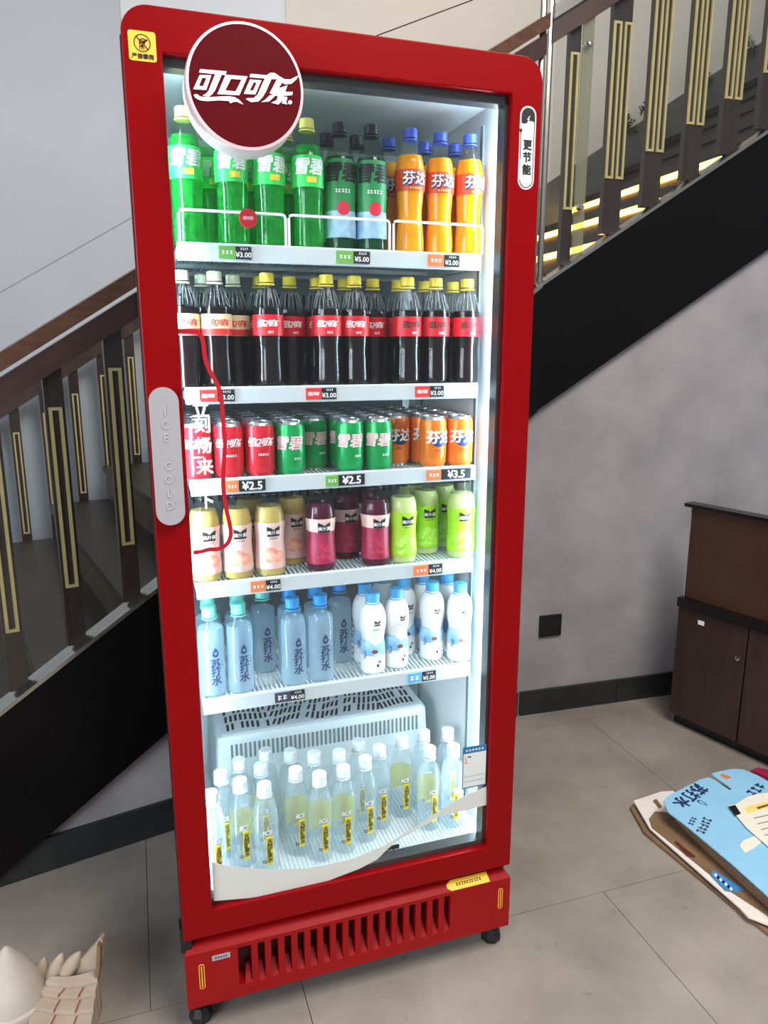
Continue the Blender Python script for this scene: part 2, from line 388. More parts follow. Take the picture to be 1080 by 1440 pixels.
_lg.append([(895, 395), (925, 400), (915, 440), (925, 460), (880, 450)])
LOGO = polys2d(_lg)
def logo(w):
    k = w/890.
    return [((x-575)*k, -(y-320-(x-575)*.055)*k) for x, y in LOGO[0]], LOGO[1]
# ================================================================== SETTING
P0 = Vector((1.29, 1.005, 0))
dA = (P0-Vector((-.44, .61, 0))).normalized(); nA = Vector((dA.y, -dA.x, 0))
dB = Vector((.69, -.0338, 0)).normalized(); nB = Vector((dB.y, -dB.x, 0))
def wA(s, z, off=0.): return P0+dA*s+nA*off+Vector((0, 0, z))
def wB(s, z, off=0.): return P0+dB*s+nB*off+Vector((0, 0, z))
def wall_prism(fn, pts, off0, off1):
    """prism whose outline is (s, z) on a wall plane, between two offsets"""
    mb = MB(); mb.poly(pts, lambda x, y, d: fn(x, y, off0+(off1-off0)*d), 1.); return mb
def slope(s): return .6285*s
TOP = 1.57; LOW = 1.155
# floor: tiles over a grout bed
mb = MB(); mb.box(-3.2, 4.2, -3.4, 3.4, -.05, -.004)
floor = struct(ob('floor', mb, M['grout']))
TW = .8
for r in range(-4, 4):
    y0 = .09+r*TW; sh = -.075 if r % 2 == 0 else .245
    for k in range(-4, 6):
        x0 = sh+k*TW
        if x0 < -3.2 or x0 > 3.4: continue
        mb = MB(); g = .0009
        mb.box(x0+g, x0+TW-g, y0+g, y0+TW-g, -.02, 0)
        ob('tile', mb, M['floor'], floor)
# wall under the stairs (two planes meeting in a shallow corner)
mb = wall_prism(wA, [(-LOW/.6285, 0), (0, 0), (0, LOW)], -.001, -.12)
struct(ob('wall_left', mb, M['walltex']))
mb = wall_prism(wB, [(0, 0), (2.6, 0), (2.6, LOW+slope(2.6)), (0, LOW)], -.001, -.12)
struct(ob('wall_right', mb, M['walltex']))
mb = wall_prism(wA, [(-2.2, 0), (-.012, 0), (-.012, .098), (-2.2, .098)], .012, -.001)
struct(ob('baseboard_left', mb, M['base']))
bb = struct(link('baseboard_right', None))
s = 0.004
for s1 in (.42, 1.02, 1.62, 2.2):
    ob('skirting_tile', wall_prism(wB, [(s, 0), (s1-.002, 0), (s1-.002, .095), (s, .095)], .012, -.001), M['base'], bb); s = s1
# far walls of the stairwell
pa = AP(167, 0, wA(0, 0, -1.75), nA); pb = AP(402, 0, wB(0, 0, -1.25), nB)
sa = (pa-P0).dot(dA); sb = (pb-P0).dot(dB)
def gl(s): return 2.735+.61*(s+.9)-.78
wl = struct(link('wall_far_left', None))
ob('panel', wall_prism(wA, [(-5, -.2), (sa, -.2), (sa, gl(sa)), (-5, gl(-5))], -1.75, -1.85), M['wallgrey'], wl)
ob('panel', wall_prism(wA, [(-5, gl(-5)+.006), (sa, gl(sa)+.006), (sa, 5), (-5, 5)], -1.75, -1.85), M['wallgrey'], wl)
qa = wA(sa, 0, -1.76); qb = wB(sb, 0, -1.26)
n2 = Vector((qb-qa)); n2 = Vector((-n2.y, n2.x, 0)).normalized()
mb = MB(); mb.hexa([(*(qa.xy), 0), (*(qb.xy), 0), (*((qb+n2*.08).xy), 0), (*((qa+n2*.08).xy), 0), (*(qa.xy), 5), (*(qb.xy), 5), (*((qb+n2*.08).xy), 5), (*((qa+n2*.08).xy), 5)])
struct(ob('wall_far_middle', mb, M['wallwhite']))
wr = struct(link('wall_far_right', None))
l0 = AP(525, 53, wB(0, 0, -1.25), nB); l1 = AP(667, 0, wB(0, 0, -1.25), nB)
def gr(s):
    a = (l0-P0).dot(dB); b = (l1-P0).dot(dB); return l0.z+(l1.z-l0.z)*(s-a)/(b-a)
ob('panel', wall_prism(wB, [(sb, 0), (4.5, 0), (4.5, gr(4.5)), (sb, gr(sb))], -1.25, -1.35), M['wallbeige'], wr)
ob('panel', wall_prism(wB, [(sb, gr(sb)+.006), (4.5, gr(4.5)+.006), (4.5, 7), (sb, 7)], -1.25, -1.35), M['wallbeige'], wr)
# ================================================================== STAIRCASE
st = thing('staircase', 'dark staircase with black sloping side board and lit treads rising behind the red cooler', 'staircase')
def strip(fn, s0, s1, lo, hi, o0, o1):
    return wall_prism(fn, [(s0, lo+slope(s0)), (s1, lo+slope(s1)), (s1, hi+slope(s1)), (s0, hi+slope(s0))], o0, o1)
def floorclip(s0, s1, lo, hi, o0, o1):
    sx = -lo/.6285
    pts = [(s0, max(.0, lo+slope(s0))), (sx, .0), (s1, lo+slope(s1)), (s1, hi+slope(s1)), (s0, hi+slope(s0))]
    return wall_prism(wA, pts, o0, o1)
ob('stringer', floorclip(-2.45, 0.004, LOW, TOP, .03, -.03), M['string'], st)
ob('stringer', strip(wB, -.004, 2.6, LOW, TOP, .03, -.03), M['string'], st)
ob('stringer_cap', strip(wA, -2.45, 0, TOP, TOP+.012, .034, -.034), M['steel'], st)
ob('stringer_cap', strip(wB, 0, 2.6, TOP, TOP+.012, .034, -.034), M['steel'], st)
def boxon(fn, s0, s1, z0, z1, o0, o1): return wall_prism(fn, [(s0, z0), (s1, z0), (s1, z1), (s0, z1)], o0, o1)
for k in range(-1, 8):
    s = .29+.24*k; z = 1.775+.155*k
    ob('tread', boxon(wB, s, s+.27, z-.03, z, -.04, -1.24), M['tread'], st)
    ob('riser', boxon(wB, s+.015, s+.03, z-.155, z-.03, -.04, -1.24), M['riser'], st)
    if k < 3: setlabel(ob('step_light', boxon(wB, s+.002, s+.014, z-.051, z-.031, -.04, -1.24), M['stepled'], st), 'warm yellow light strip under the step edge')
for k in range(1, 9):
    s = .05-.24*k; z = 1.62-.155*k
    ob('tread', boxon(wA, s, s+.27, z-.03, z, -.04, -1.58), M['tread'], st)
    ob('riser', boxon(wA, s+.015, s+.03, z-.155, z-.03, -.04, -1.58), M['riser'], st)
ob('stair_skirting', strip(wB, -.2, 2.6, TOP-.2, TOP+.19, -1.225, -1.249), M['skirt'], st)
# balustrade
bl = thing('stair_balustrade', 'glass balustrade with dark walnut posts and brass rectangle inlays along the stairs', 'balustrade')
RT0 = 2.395
ob('handrail', strip(wA, -2.45, -.012, RT0-.042, RT0, .03, -.03), M['rail'], bl)
ob('handrail_beam', strip(wA, -2.45, -.012, RT0-.115, RT0-.055, .018, -.018), M['beam'], bl)
ob('handrail', strip(wB, .012, 2.6, RT0-.03, RT0+.01, .03, -.03), M['steel'], bl)
ob('handrail_beam', strip(wB, .012, 2.6, RT0-.095, RT0-.032, .018, -.018), M['beam'], bl)
def frame(fn, s0, s1, z0, z1, o0, o1, t=.0078):
    mb = MB()
    for a, b, c, d in ((s0, s0+t, z0, z1), (s1-t, s1, z0, z1), (s0+t, s1-t, z0, z0+t), (s0+t, s1-t, z1-t, z1)):
        x = boxon(fn, a, b, c, d, o0, o1); mb.add(x.v, x.f)
    return mb
for k in list(range(-5, 2))+[9]:
    s = -1.385+.1465*k; zb = TOP+.01+slope(s)
    p = ob('post', boxon(wA, s-.0225, s+.0225, zb, RT0-.10+slope(s), -.004, -.024), M['post'], bl)
    zi = TOP+.168+slope(s)
    ob('inlay', frame(wA, s-.0155, s+.0155, zi, zi+.458, .002, -.006), M['gold'], p)
for i, s in enumerate((.11, .277, .4265, .578, .723, .872, 1.02)):
    h = .034 if i else .019
    zb = TOP+.01+slope(s); p = ob('post', boxon(wB, s-h, s+h, zb, RT0-.06+slope(s), -.012, -.036), M['post'], bl)
    zi = TOP+.186+slope(s); zt = zi+(.474 if i < 2 else .55)
    if i:
        ob('inlay', frame(wB, s-.034, s-.005, zi, zt, -.006, -.014), M['gold'], p)
        ob('inlay', frame(wB, s+.005, s+.034, zi, zt, -.006, -.014), M['gold'], p)
    else: ob('inlay', frame(wB, s-.017, s+.014, zi, zt, -.006, -.014), M['gold'], p)
mb = MB()
for s in (-.014, .012): mb.tube([wA(0, TOP+.01) + dB*(s+.001), wA(0, 2.62)+dB*(s+.001)], .011, 8)
ob('corner_post', mb, M['steel'], bl, True)
ob('glass_panel', strip(wA, -2.45, -.02, TOP+.012, RT0-.06, .012, .006), M['stairglass'], bl)
ob('glass_panel', strip(wB, .03, .145, TOP+.012, RT0-.04, .012, .006), M['stairglass'], bl)
ob('glass_panel', strip(wB, .15, 2.2, TOP+.012, RT0-.04, .012, .006), M['stairglass'], bl)
ob('glass_joint', strip(wB, .127, .166, TOP+.012, RT0-.04, .004, -.002), M['glassedge'], bl)
for z in (2.314, 1.828):
    c = wB(.14, z, .02); mb = MB(); mb.lathe([(.0, -.012), (.008, -.012), (.011, -.004), (.011, .004), (.008, .01), (.0, .012)], 14)
    o = ob('stud', mb, M['chrome'], bl, True); o.location = c; o.rotation_euler = (math.pi/2, 0, 0)
# second balustrade on the far side of the lower flight
fb = thing('far_stair_balustrade', 'second row of dark posts with brass inlays behind the glass balustrade of the lower flight', 'balustrade')
DZ = -.29
ob('far_handrail', strip(wA, -3.0, -.85, RT0+DZ-.06, RT0+DZ, -1.60, -1.64), M['beam'], fb)
ob('far_stringer', strip(wA, -3.0, -.85, TOP+DZ-.6, TOP+DZ-.02, -1.59, -1.64), M['string'], fb)
for k in range(-6, 3):
    s = -1.11+.126*k; zb = TOP+DZ-.03+slope(s)
    p = ob('post', boxon(wA, s-.02, s+.02, zb, RT0+DZ-.05+slope(s), -1.61, -1.63), M['post'], fb)
    zi = .722+.6285*(s+1.235)
    ob('inlay', frame(wA, s-.013, s+.013, zi, zi+.452, -1.604, -1.612, .0065), M['gold'], p)
# plants and white card seen through the upper glass
for (px, py, sd) in ((888, 192, 1), (925, 186, 2), (990, 165, 3), (1050, 150, 4)):
    c = AP(px, py, wB(0, 0, -1.15), nB); rr = random.Random(sd); mb = MB()
    for k in range(220):
        a = rr.uniform(0, 6.28); r = rr.uniform(0, .075); h = rr.uniform(0, .10)*(1-r/.1)
        q = Vector((r*math.cos(a), r*math.sin(a)*.5, h)); d = Vector((math.cos(a), math.sin(a), rr.uniform(.2, 1.2))).normalized()*rr.uniform(.012, .024)
        w = Vector((-math.sin(a), math.cos(a), .2))*.006
        mb.add([q, q+d*.5+w, q+d, q+d*.5-w], [(0, 1, 2, 3)])
    s0 = (c-P0).dot(dB); zz = TOP+.185+slope(s0)
    t = thing('ledge_plant', f"bushy dull green plant on the stair skirting, {('first', 'second', 'third', 'fourth')[sd-1]} going up the stairs", 'plant', wB(s0, zz, -1.2), 'plants on the stair skirting')
    ob('foliage', mb, M['leaf'], t)
    mb = MB(); mb.tube([(0, 0, -.002), (.004, 0, .05), (0, .004, .09)], .004, 5); ob('stem', mb, M['brown'], t, True)
# wall socket
so = thing('wall_socket', 'square black wall socket on the grey plaster wall', 'socket')
ob('plate', boxon(wB, .073, .162, .311, .394, .009, 0), M['socket'], so, bevel=.002)
for a, b, c, d in ((.096, .100, .362, .372), (.134, .138, .362, .372), (.106, .111, .33, .341), (.124, .129, .33, .341), (.1155, .1195, .345, .352)):
    ob('socket_hole', boxon(wB, a, b, c, d, .0094, .0085), M['socket2'], so)
# ================================================================== RED DRINKS COOLER
FZ0, FZ1, FWD = .2266, 1.8816, .72
fr = thing('drinks_cooler', 'tall red glass-door drinks cooler with a round lit sign', 'refrigerator')
def rrect(x0, x1, z0, z1, rt, rb, n=8):
    p = []
    for cx, cz, r, a0 in ((x1-rt, z1-rt, rt, 0), (x0+rt, z1-rt, rt, 90), (x0+rb, z0+rb, rb, 180), (x1-rb, z0+rb, rb, 270)):
        for k in range(n+1):
            a = math.radians(a0+90*k/n); p.append((cx+r*math.cos(a), cz+r*math.sin(a)))
    return p
def ringprism(outer, inner, y0, y1):
    """frame between two outlines with the same number of points"""
    n = len(outer); mb = MB(); vs = []
    for y in (y0, y1):
        vs += [(x, y, z) for x, z in outer]+[(x, y, z) for x, z in inner]
    fs = []
    for i in range(n):
        j = (i+1) % n
        fs += [(i, j, n+j, n+i), (2*n+i, 3*n+i, 3*n+j, 2*n+j), (i, 2*n+i, 2*n+j, j), (n+i, n+j, 3*n+j, 3*n+i)]
    mb.add(vs, fs); return mb
OX0, OX1, OZ0, OZ1 = .0593, FWD-.0604, FZ0+.0585, FZ1-.0649
# cabinet shell: sides, top, back, floor
IX0, IX1, IY0, IY1, IZ0, IZ1 = .042, .678, .058, .56, .275, 1.835
mb = ringprism(rrect(0.004, FWD-.004, .205, FZ1-.012, .05, .01), rrect(IX0-.004, IX1+.004, IZ0-.006, IZ1+.004, .01, .01), .052, .60)
ob('cabinet', mb, M['side'], fr)
mb = MB(); mb.box(.01, FWD-.01, .6, .66, .205, FZ1-.02); ob('back_panel', mb, M['side'], fr)
mb = MB(); mb.box(.02, FWD-.02, .06, .62, .07, .205); ob('compressor_housing', mb, M['black'], fr)
mb = MB()
mb.box(IX0-.004, IX0, IY0, IY1, IZ0, IZ1); mb.box(IX1, IX1+.004, IY0, IY1, IZ0, IZ1)
mb.box(IX0-.004, IX1+.004, IY0, IY1+.004, IZ1, IZ1+.004); mb.box(IX0-.004, IX1+.004, IY0-.02, IY1+.004, IZ0-.006, IZ0)
mb.box(IX0-.004, IX1+.004, IY1, IY1+.006, IZ0, IZ1)
ln = ob('inner_liner', mb, M['liner'], fr)
# shelf standards on the side walls
for x in (IX0+.002, IX1-.002):
    for y in (.155, .47):
        mb = MB(); mb.box(x-.002, x+.002, y-.006, y+.006, IZ0+.02, IZ1-.03); s = ob('shelf_rail', mb, M['backslot'], ln)
# ribbed back panel
mb = MB()
mb.box(.07, .65, IY1-.014, IY1-.002, .62, 1.80); ob('back_duct', mb, M['backrib'], fr)
for z0, z1 in ((1.36, 1.50), (1.00, 1.09), (1.60, 1.70)):
    me = MB().box(0, .007, IY1-.0155, IY1-.013, z0, z1).mesh('duct_slot', M['dark'])
    for k in range(28): link('duct_slot', me, fr).location.x = .08+k*.0205
# light strips
for x in (.0465, .6735):
    mb = MB(); mb.box(x-.004, x+.004, .062, .074, .30, 1.815); setlabel(ob('light_strip', mb, M['led'], fr), 'cool white vertical light strip')
# cooling unit cover
cv = MB(); cv.hexa([(.10, .30, .276), (.645, .30, .276), (.645, .555, .276), (.10, .555, .276), (.11, .31, .485), (.635, .31, .485), (.635, .555, .485), (.11, .555, .485)])
cvo = ob('cooling_unit_cover', cv, M['liner'], fr, bevel=.012)
mb = MB()
for k in range(44):
    x = .140+k*.0108
    mb.hexa([(x, .3055, .425), (x+.0050, .3055, .425), (x+.0050, .312, .425), (x, .312, .425), (x, .3068, .462), (x+.0050, .3068, .462), (x+.0050, .314, .462), (x, .314, .462)])
ob('front_vent_slot', mb, M['backslot'], cvo)['kind'] = 'stuff'
mb = MB(); rr = random.Random(3)
for k in range(40):
    x = .135+k*.0120
    cuts = [(.335, .365), (.375, .405), (.415, .445)]
    ph = math.sin(k*.55)*.012
    for a, b in cuts:
        if rr.random() < .12: continue
        e = rr.uniform(-.004, .008) if 6 < k < 34 else 0
        sk = .010 if 8 < k < 32 else .002
        mb.hexa([(x, a+ph*.5+e, .4848), (x+.0062, a+ph*.5+e, .4848), (x+.0062+sk, b+ph*.5, .4848), (x+sk, b+ph*.5, .4848),
                 (x, a+ph*.5+e, .4858), (x+.0062, a+ph*.5+e, .4858), (x+.0062+sk, b+ph*.5, .4858), (x+sk, b+ph*.5, .4858)])
ob('top_vent_slot', mb, M['dark'], cvo)['kind'] = 'stuff'
# ---- shelves
SHZ = [1.549, 1.299, 1.129, .927, .685]
SX0, SX1, SY = .070, .650, .09
def tagtext(mb, s, x, z, size, y, bold=.0, sp=1.): place2d(mb, text2d(s, size, bold*.8*size, 0, sp), lambda a, b: (x+a, y, z+b))
TAGS = [
 [((307, 339), (331, 357), 'taggreen', '3.00'), ((473, 350), (497, 366), 'taggreen', '5.00'), ((602, 356), (624, 371), 'tagorange', '3.00')],
 [((280, 543), (306, 561), 'tagred', '3.00'), ((430, 544), (452, 560), 'tagred', '3.00'), ((584, 545), (604, 559), 'tagred', '3.00')],
 [((317, 670), (336, 688), 'tagorange', '2.5'), ((458, 664), (476, 680), 'taggreen', '2.5'), ((600, 658), (620, 673), 'tagorange', '3.5')],
 [((352, 814), (374, 831), 'tagorange', '4.00'), ((582, 794), (602, 808), 'tagorange', '4.00')],
 [((386, 969), (408, 987), 'tagnavy', '4.00'), ((573, 943), (593, 958), 'tagblue', '5.00')],
]
TAGWORD = [['雪碧', '雪碧', '芬达'], ['可口', '可口', '可口'], ['可口', '雪碧', '芬达'], ['美汁源', '美汁源'], ['苏打', '美汁源']]
for i, z in enumerate(SHZ):
    sh = link('shelf', None, fr)
    mb = MB(); mb.box(SX0, SX1, SY, SY+.012, z-.025, z+.006); ob('front_lip', mb, M['shelfw'], sh, bevel=.002)
    mb = MB()
    for x in (SX0, SX1-.006): mb.box(x, x+.006, SY+.012, .535, z-.018, z-.001)
    mb.box(SX0+.006, SX1-.006, .531, .535, z-.012, z-.001)
    for y in (.20, .36): mb.box(SX0+.006, SX1-.006, y, y+.005, z-.012, z-.0035)
    x = SX0+.010
    while x < SX1-.008:
        mb.box(x, x+.0042, SY+.012, .531, z-.0035, z); x += .0094
    ob('wire_deck', mb, M['shelfw'], sh)['kind'] = 'stuff'
    for (a, b, m, pr), wd in zip(TAGS[i], TAGWORD[i]):
        A = AY(*a, SY-.001); B = AY(*b, SY-.001); zc = z-.0095; h = .0215
        w = (B.x-A.x); x0 = A.x
        mb = MB(); mb.box(x0, x0+w, SY-.0022, SY-.0002, zc-h/2, zc+h/2); ob('brand_card', mb, M[m], sh)
        w2 = w*(2.1 if i == 2 else .98)
        mb = MB(); mb.box(x0+w+.0005, x0+w+w2, SY-.0022, SY-.0002, zc-h/2, zc+h/2); ob('price_card', mb, M['tagblack'], sh)
        mb = MB()
        if m == 'tagred': place2d(mb, logo(w*.8), lambda a_, b_: (x0+w/2+a_, SY-.0026, zc+b_))
        elif i < 4: place2d(mb, marks2d(3, w*.75, .007, i), lambda a_, b_: (x0+w/2+a_, SY-.0026, zc+b_))
        else: place2d(mb, marks2d(2, w*.7, .012, i), lambda a_, b_: (x0+w/2+a_, SY-.0026, zc+b_))
        if i == 2: tagtext(mb, '¥'+pr, x0+w+w2/2, zc, .022, SY-.0026, .03)
        else:
            tagtext(mb, '¥'+pr, x0+w+w2/2, zc-.0032, .0122, SY-.0026, .02); place2d(mb, marks2d(4, w2*.5, .004, i+5), lambda a_, b_: (x0+w+w2*.55+a_, SY-.0026, zc+.0068+b_))
        ob('price_lettering', mb, M['white'], sh)
    if i == 0:
        for a, b in ((.076, .262), (.268, .460), (.468, .652)):
            mb = MB(); zz = z+.006; h = .053; r = .006
            pts = [(a, zz), (a, zz+h-r), (a+r*.3, zz+h-r*.3), (a+r, zz+h), (b-r, zz+h), (b-r*.3, zz+h-r*.3), (b, zz+h-r), (b, zz)]
            mb.tube([(x, SY+.004, q) for x, q in pts], .0024, 8); ob('front_guard', mb, M['wire'], sh, True)
        c = AY(349, 307, SY-.002); mb = MB(); mb.lathe([(.0, 0), (.0155, 0), (.0165, .002), (.0155, .005), (0, .0055)], 24)
        bd = ob('round_badge', mb, M['decalred'], sh, True); bd.rotation_euler = (math.pi/2, 0, 0); bd.location = (c.x, SY+.001, c.z)
        mb = MB(); place2d(mb, logo(.02), lambda x, y: (c.x+x, SY-.0048, c.z+y)); ob('badge_lettering', mb, M['palepink'], sh)
# bottom deck with its own front lip
bd = link('bottom_deck', None, fr)
mb = MB(); mb.box(IX0+.002, IX1-.002, .046, .056, .247, .290); ob('front_lip', mb, M['shelfw'], bd)
mb = MB(); x = .062
while x < .66: mb.box(x, x+.0042, .07, .29, IZ0-.001, IZ0+.003); x += .0094
ob('wire_deck', mb, M['shelfw'], bd)['kind'] = 'stuff'
c = AY(528, 1194, .045); e = AY(567, 1208, .045)
mb = MB(); mb.box(c.x, c.x+.027, .044, .0458, c.z-.022, c.z); ob('brand_card', mb, M['tagnavy'], bd)
mb = MB(); mb.box(c.x+.0275, c.x+.055, .044, .0458, c.z-.022, c.z); ob('price_card', mb, M['tagblack'], bd)
mb = MB(); tagtext(mb, '¥3.00', c.x+.041, c.z-.013, .013, .0437, .02); ob('price_lettering', mb, M['white'], bd)
c = AY(635, 1180, .045); mb = MB(); place2d(mb, marks2d(8, .075, .008, 5), lambda a_, b_: (c.x+a_, .0455, c.z+b_)); ob('deck_lettering', mb, M['backslot'], bd)
# ---- door
n = 8
door = ob('door_frame', ringprism(rrect(0, FWD, FZ0, FZ1, .042, .004), rrect(OX0, OX1, OZ0, OZ1, .003, .003), 0, .046), M['red'], fr, bevel=.003)
mb = MB(); mb.box(-.0015, .0, .004, .046, FZ0+.002, FZ1-.045); ob('door_edge_trim', mb, M['black'], door)
mb = MB(); mb.box(OX0, OX1, .010, .015, OZ0, OZ1); gl_ = ob('door_glass', mb, M['glass'], fr)
mb = MB()
for a in ((OX0, OX1, OZ1-.014, OZ1), (OX0, OX1, OZ0, OZ0+.012), (OX1-.006, OX1, OZ0, OZ1)):
    mb.box(a[0], a[1], .016, .044, a[2], a[3])
ob('inner_border', mb, M['gasket'], door)
# handle
hc = AY(235, 641, -.01); hz0 = 1.077; hz1 = 1.311; hx0, hx1 = .004, .052
hd = ob('handle', (lambda q: (q.poly(rrect(hx0, hx1, hz0, hz1, .0235, .0235), lambda x, y, d: (x, -.014+.0135*d, y), 1.), q)[1])(MB()), M['silver'], fr, bevel=.004)
mb = MB()
for ch, py in zip('ICECOLD', (578, 597, 615, 655, 674, 693, 711)):
    z = AY(236, py, -.014).z
    vs, fs = text2d(ch, .020, .0)
    m2 = MB(); place2d(m2, (vs, fs), lambda x, y: ((hx0+hx1)/2+x+.001, -.0160, z+y)); mb.add(m2.v, m2.f)
    m2 = MB(); place2d(m2, (vs, fs), lambda x, y: ((hx0+hx1)/2+x+.001, -.0135, z+y)); mb.add(m2.v, m2.f)
hl = ob('embossed_lettering', mb, M['silver2'], hd)
# round lit sign
sc = Vector((.1765, 0, 1.7635)); SR = .0905
def signlathe(prof, name, m, parent):
    q = MB(); q.lathe(prof, 64); o = ob(name, q, m, parent, True); o.rotation_euler = (math.pi/2, 0, 0); o.location = (sc.x, 0, sc.z); return o
sg = signlathe([(SR-.004, .001), (SR, .004), (SR, .053), (SR-.003, .057), (0, .057)], 'round_sign', M['signrim'], fr)
def signchild(prof, name, m):
    q = MB(); q.lathe(prof, 64); return ob(name, q, m, sg, True)
signchild([(SR-.0055, .0575), (SR-.0055, .0595), (0, .0597)], 'sign_face', M['signred'])
q = MB(); q.lathe([(SR-.0055, .0572), (SR-.0015, .0572), (SR-.0015, .0588), (SR-.0055, .0600), (SR-.0055, .0572)], 64, False, False); ob('sign_edge', q, M['rimpink'], sg, True)
mb = MB()
for p in _lg+[[(948+17*math.cos(k*.7), 442+17*math.sin(k*.7)) for k in range(9)]]:
    def fnp(x, y, d):
        w = AY(250+x/6, 70+y/6, -.0615); return (w.x-sc.x, w.z-sc.z, .0615-.001*d)
    mb.poly(p, fnp, 1.)
ob('lit_lettering', mb, M['signglow'], sg)
# stickers on the door
def D(x, y, yy=-.0006): return AY(x, y, yy)
def flat(pts, yy, name, m, parent, th=.0004):
    q = MB(); w = [AY(a, b, yy) for a, b in pts]
    q.poly([(v.x, v.z) for v in w], lambda x, y, d: (x, yy+th*d, y), 1.); return ob(name, q, m, parent)
a = D(180, 42); b = D(221, 87)
def roundcard(x0, x1, z0, z1, r, y, name, m, parent):
    q = MB(); q.poly(rrect(x0, x1, z0, z1, r, r, 5), lambda x, y_, d: (x, y+.0004*d, y_), 1.); return ob(name, q, m, parent)
w0, w1 = D(180.5, 64).x, D(219.5, 66).x; z1, z0 = D(200, 43.5).z, D(200, 86).z
ys = roundcard(w0, w1, z0, z1, .004, -.0006, 'warning_sticker', M['yellow'], fr)
cx = (w0+w1)/2; cz = z0+(z1-z0)*.60; r = (w1-w0)*.31; mb = MB()
for k in range(32):
    a0, a1 = 2*math.pi*k/32, 2*math.pi*(k+1)/32
    mb.add([(cx+q*math.cos(t), -.0009, cz+q*math.sin(t)) for q, t in ((r, a0), (r, a1), (r*.87, a1), (r*.87, a0))], [(0, 1, 2, 3)])
def bar2(mb, x0, z0_, x1, z1_, w, y=-.0009):
    d = Vector((x1-x0, 0, z1_-z0_)); p = Vector((-d.z, 0, d.x)).normalized()*w/2; A = Vector((x0, y, z0_)); B = Vector((x1, y, z1_))
    mb.add([A-p, B-p, B+p, A+p], [(0, 1, 2, 3)])
bar2(mb, cx-r*.66, cz+r*.66, cx+r*.66, cz-r*.66, r*.15)
for s_ in (((-.3, .3), (-.3, -.7), .12), ((-.05, -.1), (-.05, -.75), .1), ((.15, -.1), (.15, -.75), .1), ((-.3, .35), (.15, .5), .14), ((.15, .5), (.6, .25), .14), ((-.3, .1), (.35, .1), .4), ((.1, .0), (.65, .45), .16), ((-.2, -.35), (.1, -.35), .25)):
    (xa, za), (xb, zb), w = s_; bar2(mb, cx+xa*r, cz+za*r, cx+xb*r, cz+zb*r, w*r, -.00095)
ob('prohibition_mark', mb, M['brownink'], ys)
mb = MB(); place2d(mb, text2d('严禁攀爬', .0080, .00022, 0, 1.05), lambda x, y: (cx+x, -.0010, z0+(z1-z0)*.16+y)); ob('sticker_lettering', mb, M['ink'], ys)
# energy saving sticker
def shape(ps, y, name, m, parent):
    q = MB(); q.poly(ps, lambda x, y_, d: (x, y+.0003*d, y_), 1.); return ob(name, q, m, parent)
ex = (D(741, 208).x+.0003); ez1, ez0 = D(741, 148.5).z, D(740, 267).z
es = roundcard(ex-.0165, ex+.0165, ez0, ez1, .0163, -.0006, 'pill_sticker', M['palepink'], fr)
q0 = rrect(ex-.0135, ex+.0135, ez0+.0035, ez1-.0035, .0134, .0134, 6); q1 = rrect(ex-.0122, ex+.0122, ez0+.0048, ez1-.0048, .0121, .0121, 6)
shape(q1, -.0009, 'pill_center', M['paleblue'], es)
mb = MB(); nn = len(q0)
for i in range(nn):
    j = (i+1) % nn
    if i == 13: continue
    mb.add([(q0[i][0], -.0010, q0[i][1]), (q0[j][0], -.0010, q0[j][1]), (q1[j][0], -.0010, q1[j][1]), (q1[i][0], -.0010, q1[i][1])], [(0, 1, 2, 3)])
zc = ez1-.029
cc_ = ez1-.0035-.0134
mb.poly([(ex+.0134*math.cos(math.pi*k/14), cc_+.0134*math.sin(math.pi*k/14)) for k in range(15)]+[(ex-.0134+.0268*k/8, zc+.0015-.0030*math.sin(k/8*6.0+.4)) for k in range(9)], lambda x, y, d: (x, -.0011, y))
mb.poly([(ex-.0165, zc-.010), (ex-.0115, zc-.010), (ex-.0112, zc-.014), (ex-.0140, zc-.017), (ex-.0168, zc-.014)], lambda x, y, d: (x, -.0011, y))
bar2(mb, ex-.0140, zc-.017, ex-.0135, zc-.06, .0012, -.0011)
for k, ch in enumerate('更节能'):
    place2d(mb, text2d(ch, .0180, .0007), lambda x, y: (ex+.0005+x, -.0012, D(740, (204, 221, 238.5)[k]).z+y))
ob('pill_lettering', mb, M['ink'], es)
mb = MB(); bz = D(741, 168).z
mb.poly([(ex+.002, bz+.006), (ex-.0025, bz-.0005), (ex-.0002, bz-.0005), (ex-.0015, bz-.006), (ex+.003, bz+.0008), (ex+.0006, bz+.0008), (ex+.0035, bz+.006)], lambda x, y, d: (x, -.0013, y)); ob('bolt_mark', mb, M['white'], es)
# film on the glass: wave, red contour, words, energy label
GY = .0096
flat([(298, 1213), (330, 1219), (380, 1223), (430, 1221), (470, 1214), (500, 1206), (541, 1189), (584, 1163), (613, 1143), (647, 1122), (684, 1106), (684, 1132), (653, 1140), (621, 1146), (592, 1163), (560, 1181), (543, 1196), (530, 1209), (505, 1222), (450, 1243), (400, 1255), (350, 1263), (301, 1267)], GY, 'wave_decal', M['wave'], gl_)
cl = [(250, 466), (272, 466), (281, 468), (286, 480), (288, 505), (296, 524), (306, 540), (312, 560), (314, 600), (317, 620), (315, 645), (314, 665), (314, 690), (318, 715), (324, 740), (325, 755), (318, 768), (305, 773), (295, 772), (283, 776), (272, 777)]
q = MB(); w = [AY(x, y, GY) for x, y in cl]
def smooth(p, k=2):
    for _ in range(k):
        r = [p[0]]
        for a, b in zip(p[:-1], p[1:]): r += [a*.75+b*.25, a*.25+b*.75]
        p = r+[p[-1]]
    return p
w = smooth(w); nn = len(w)
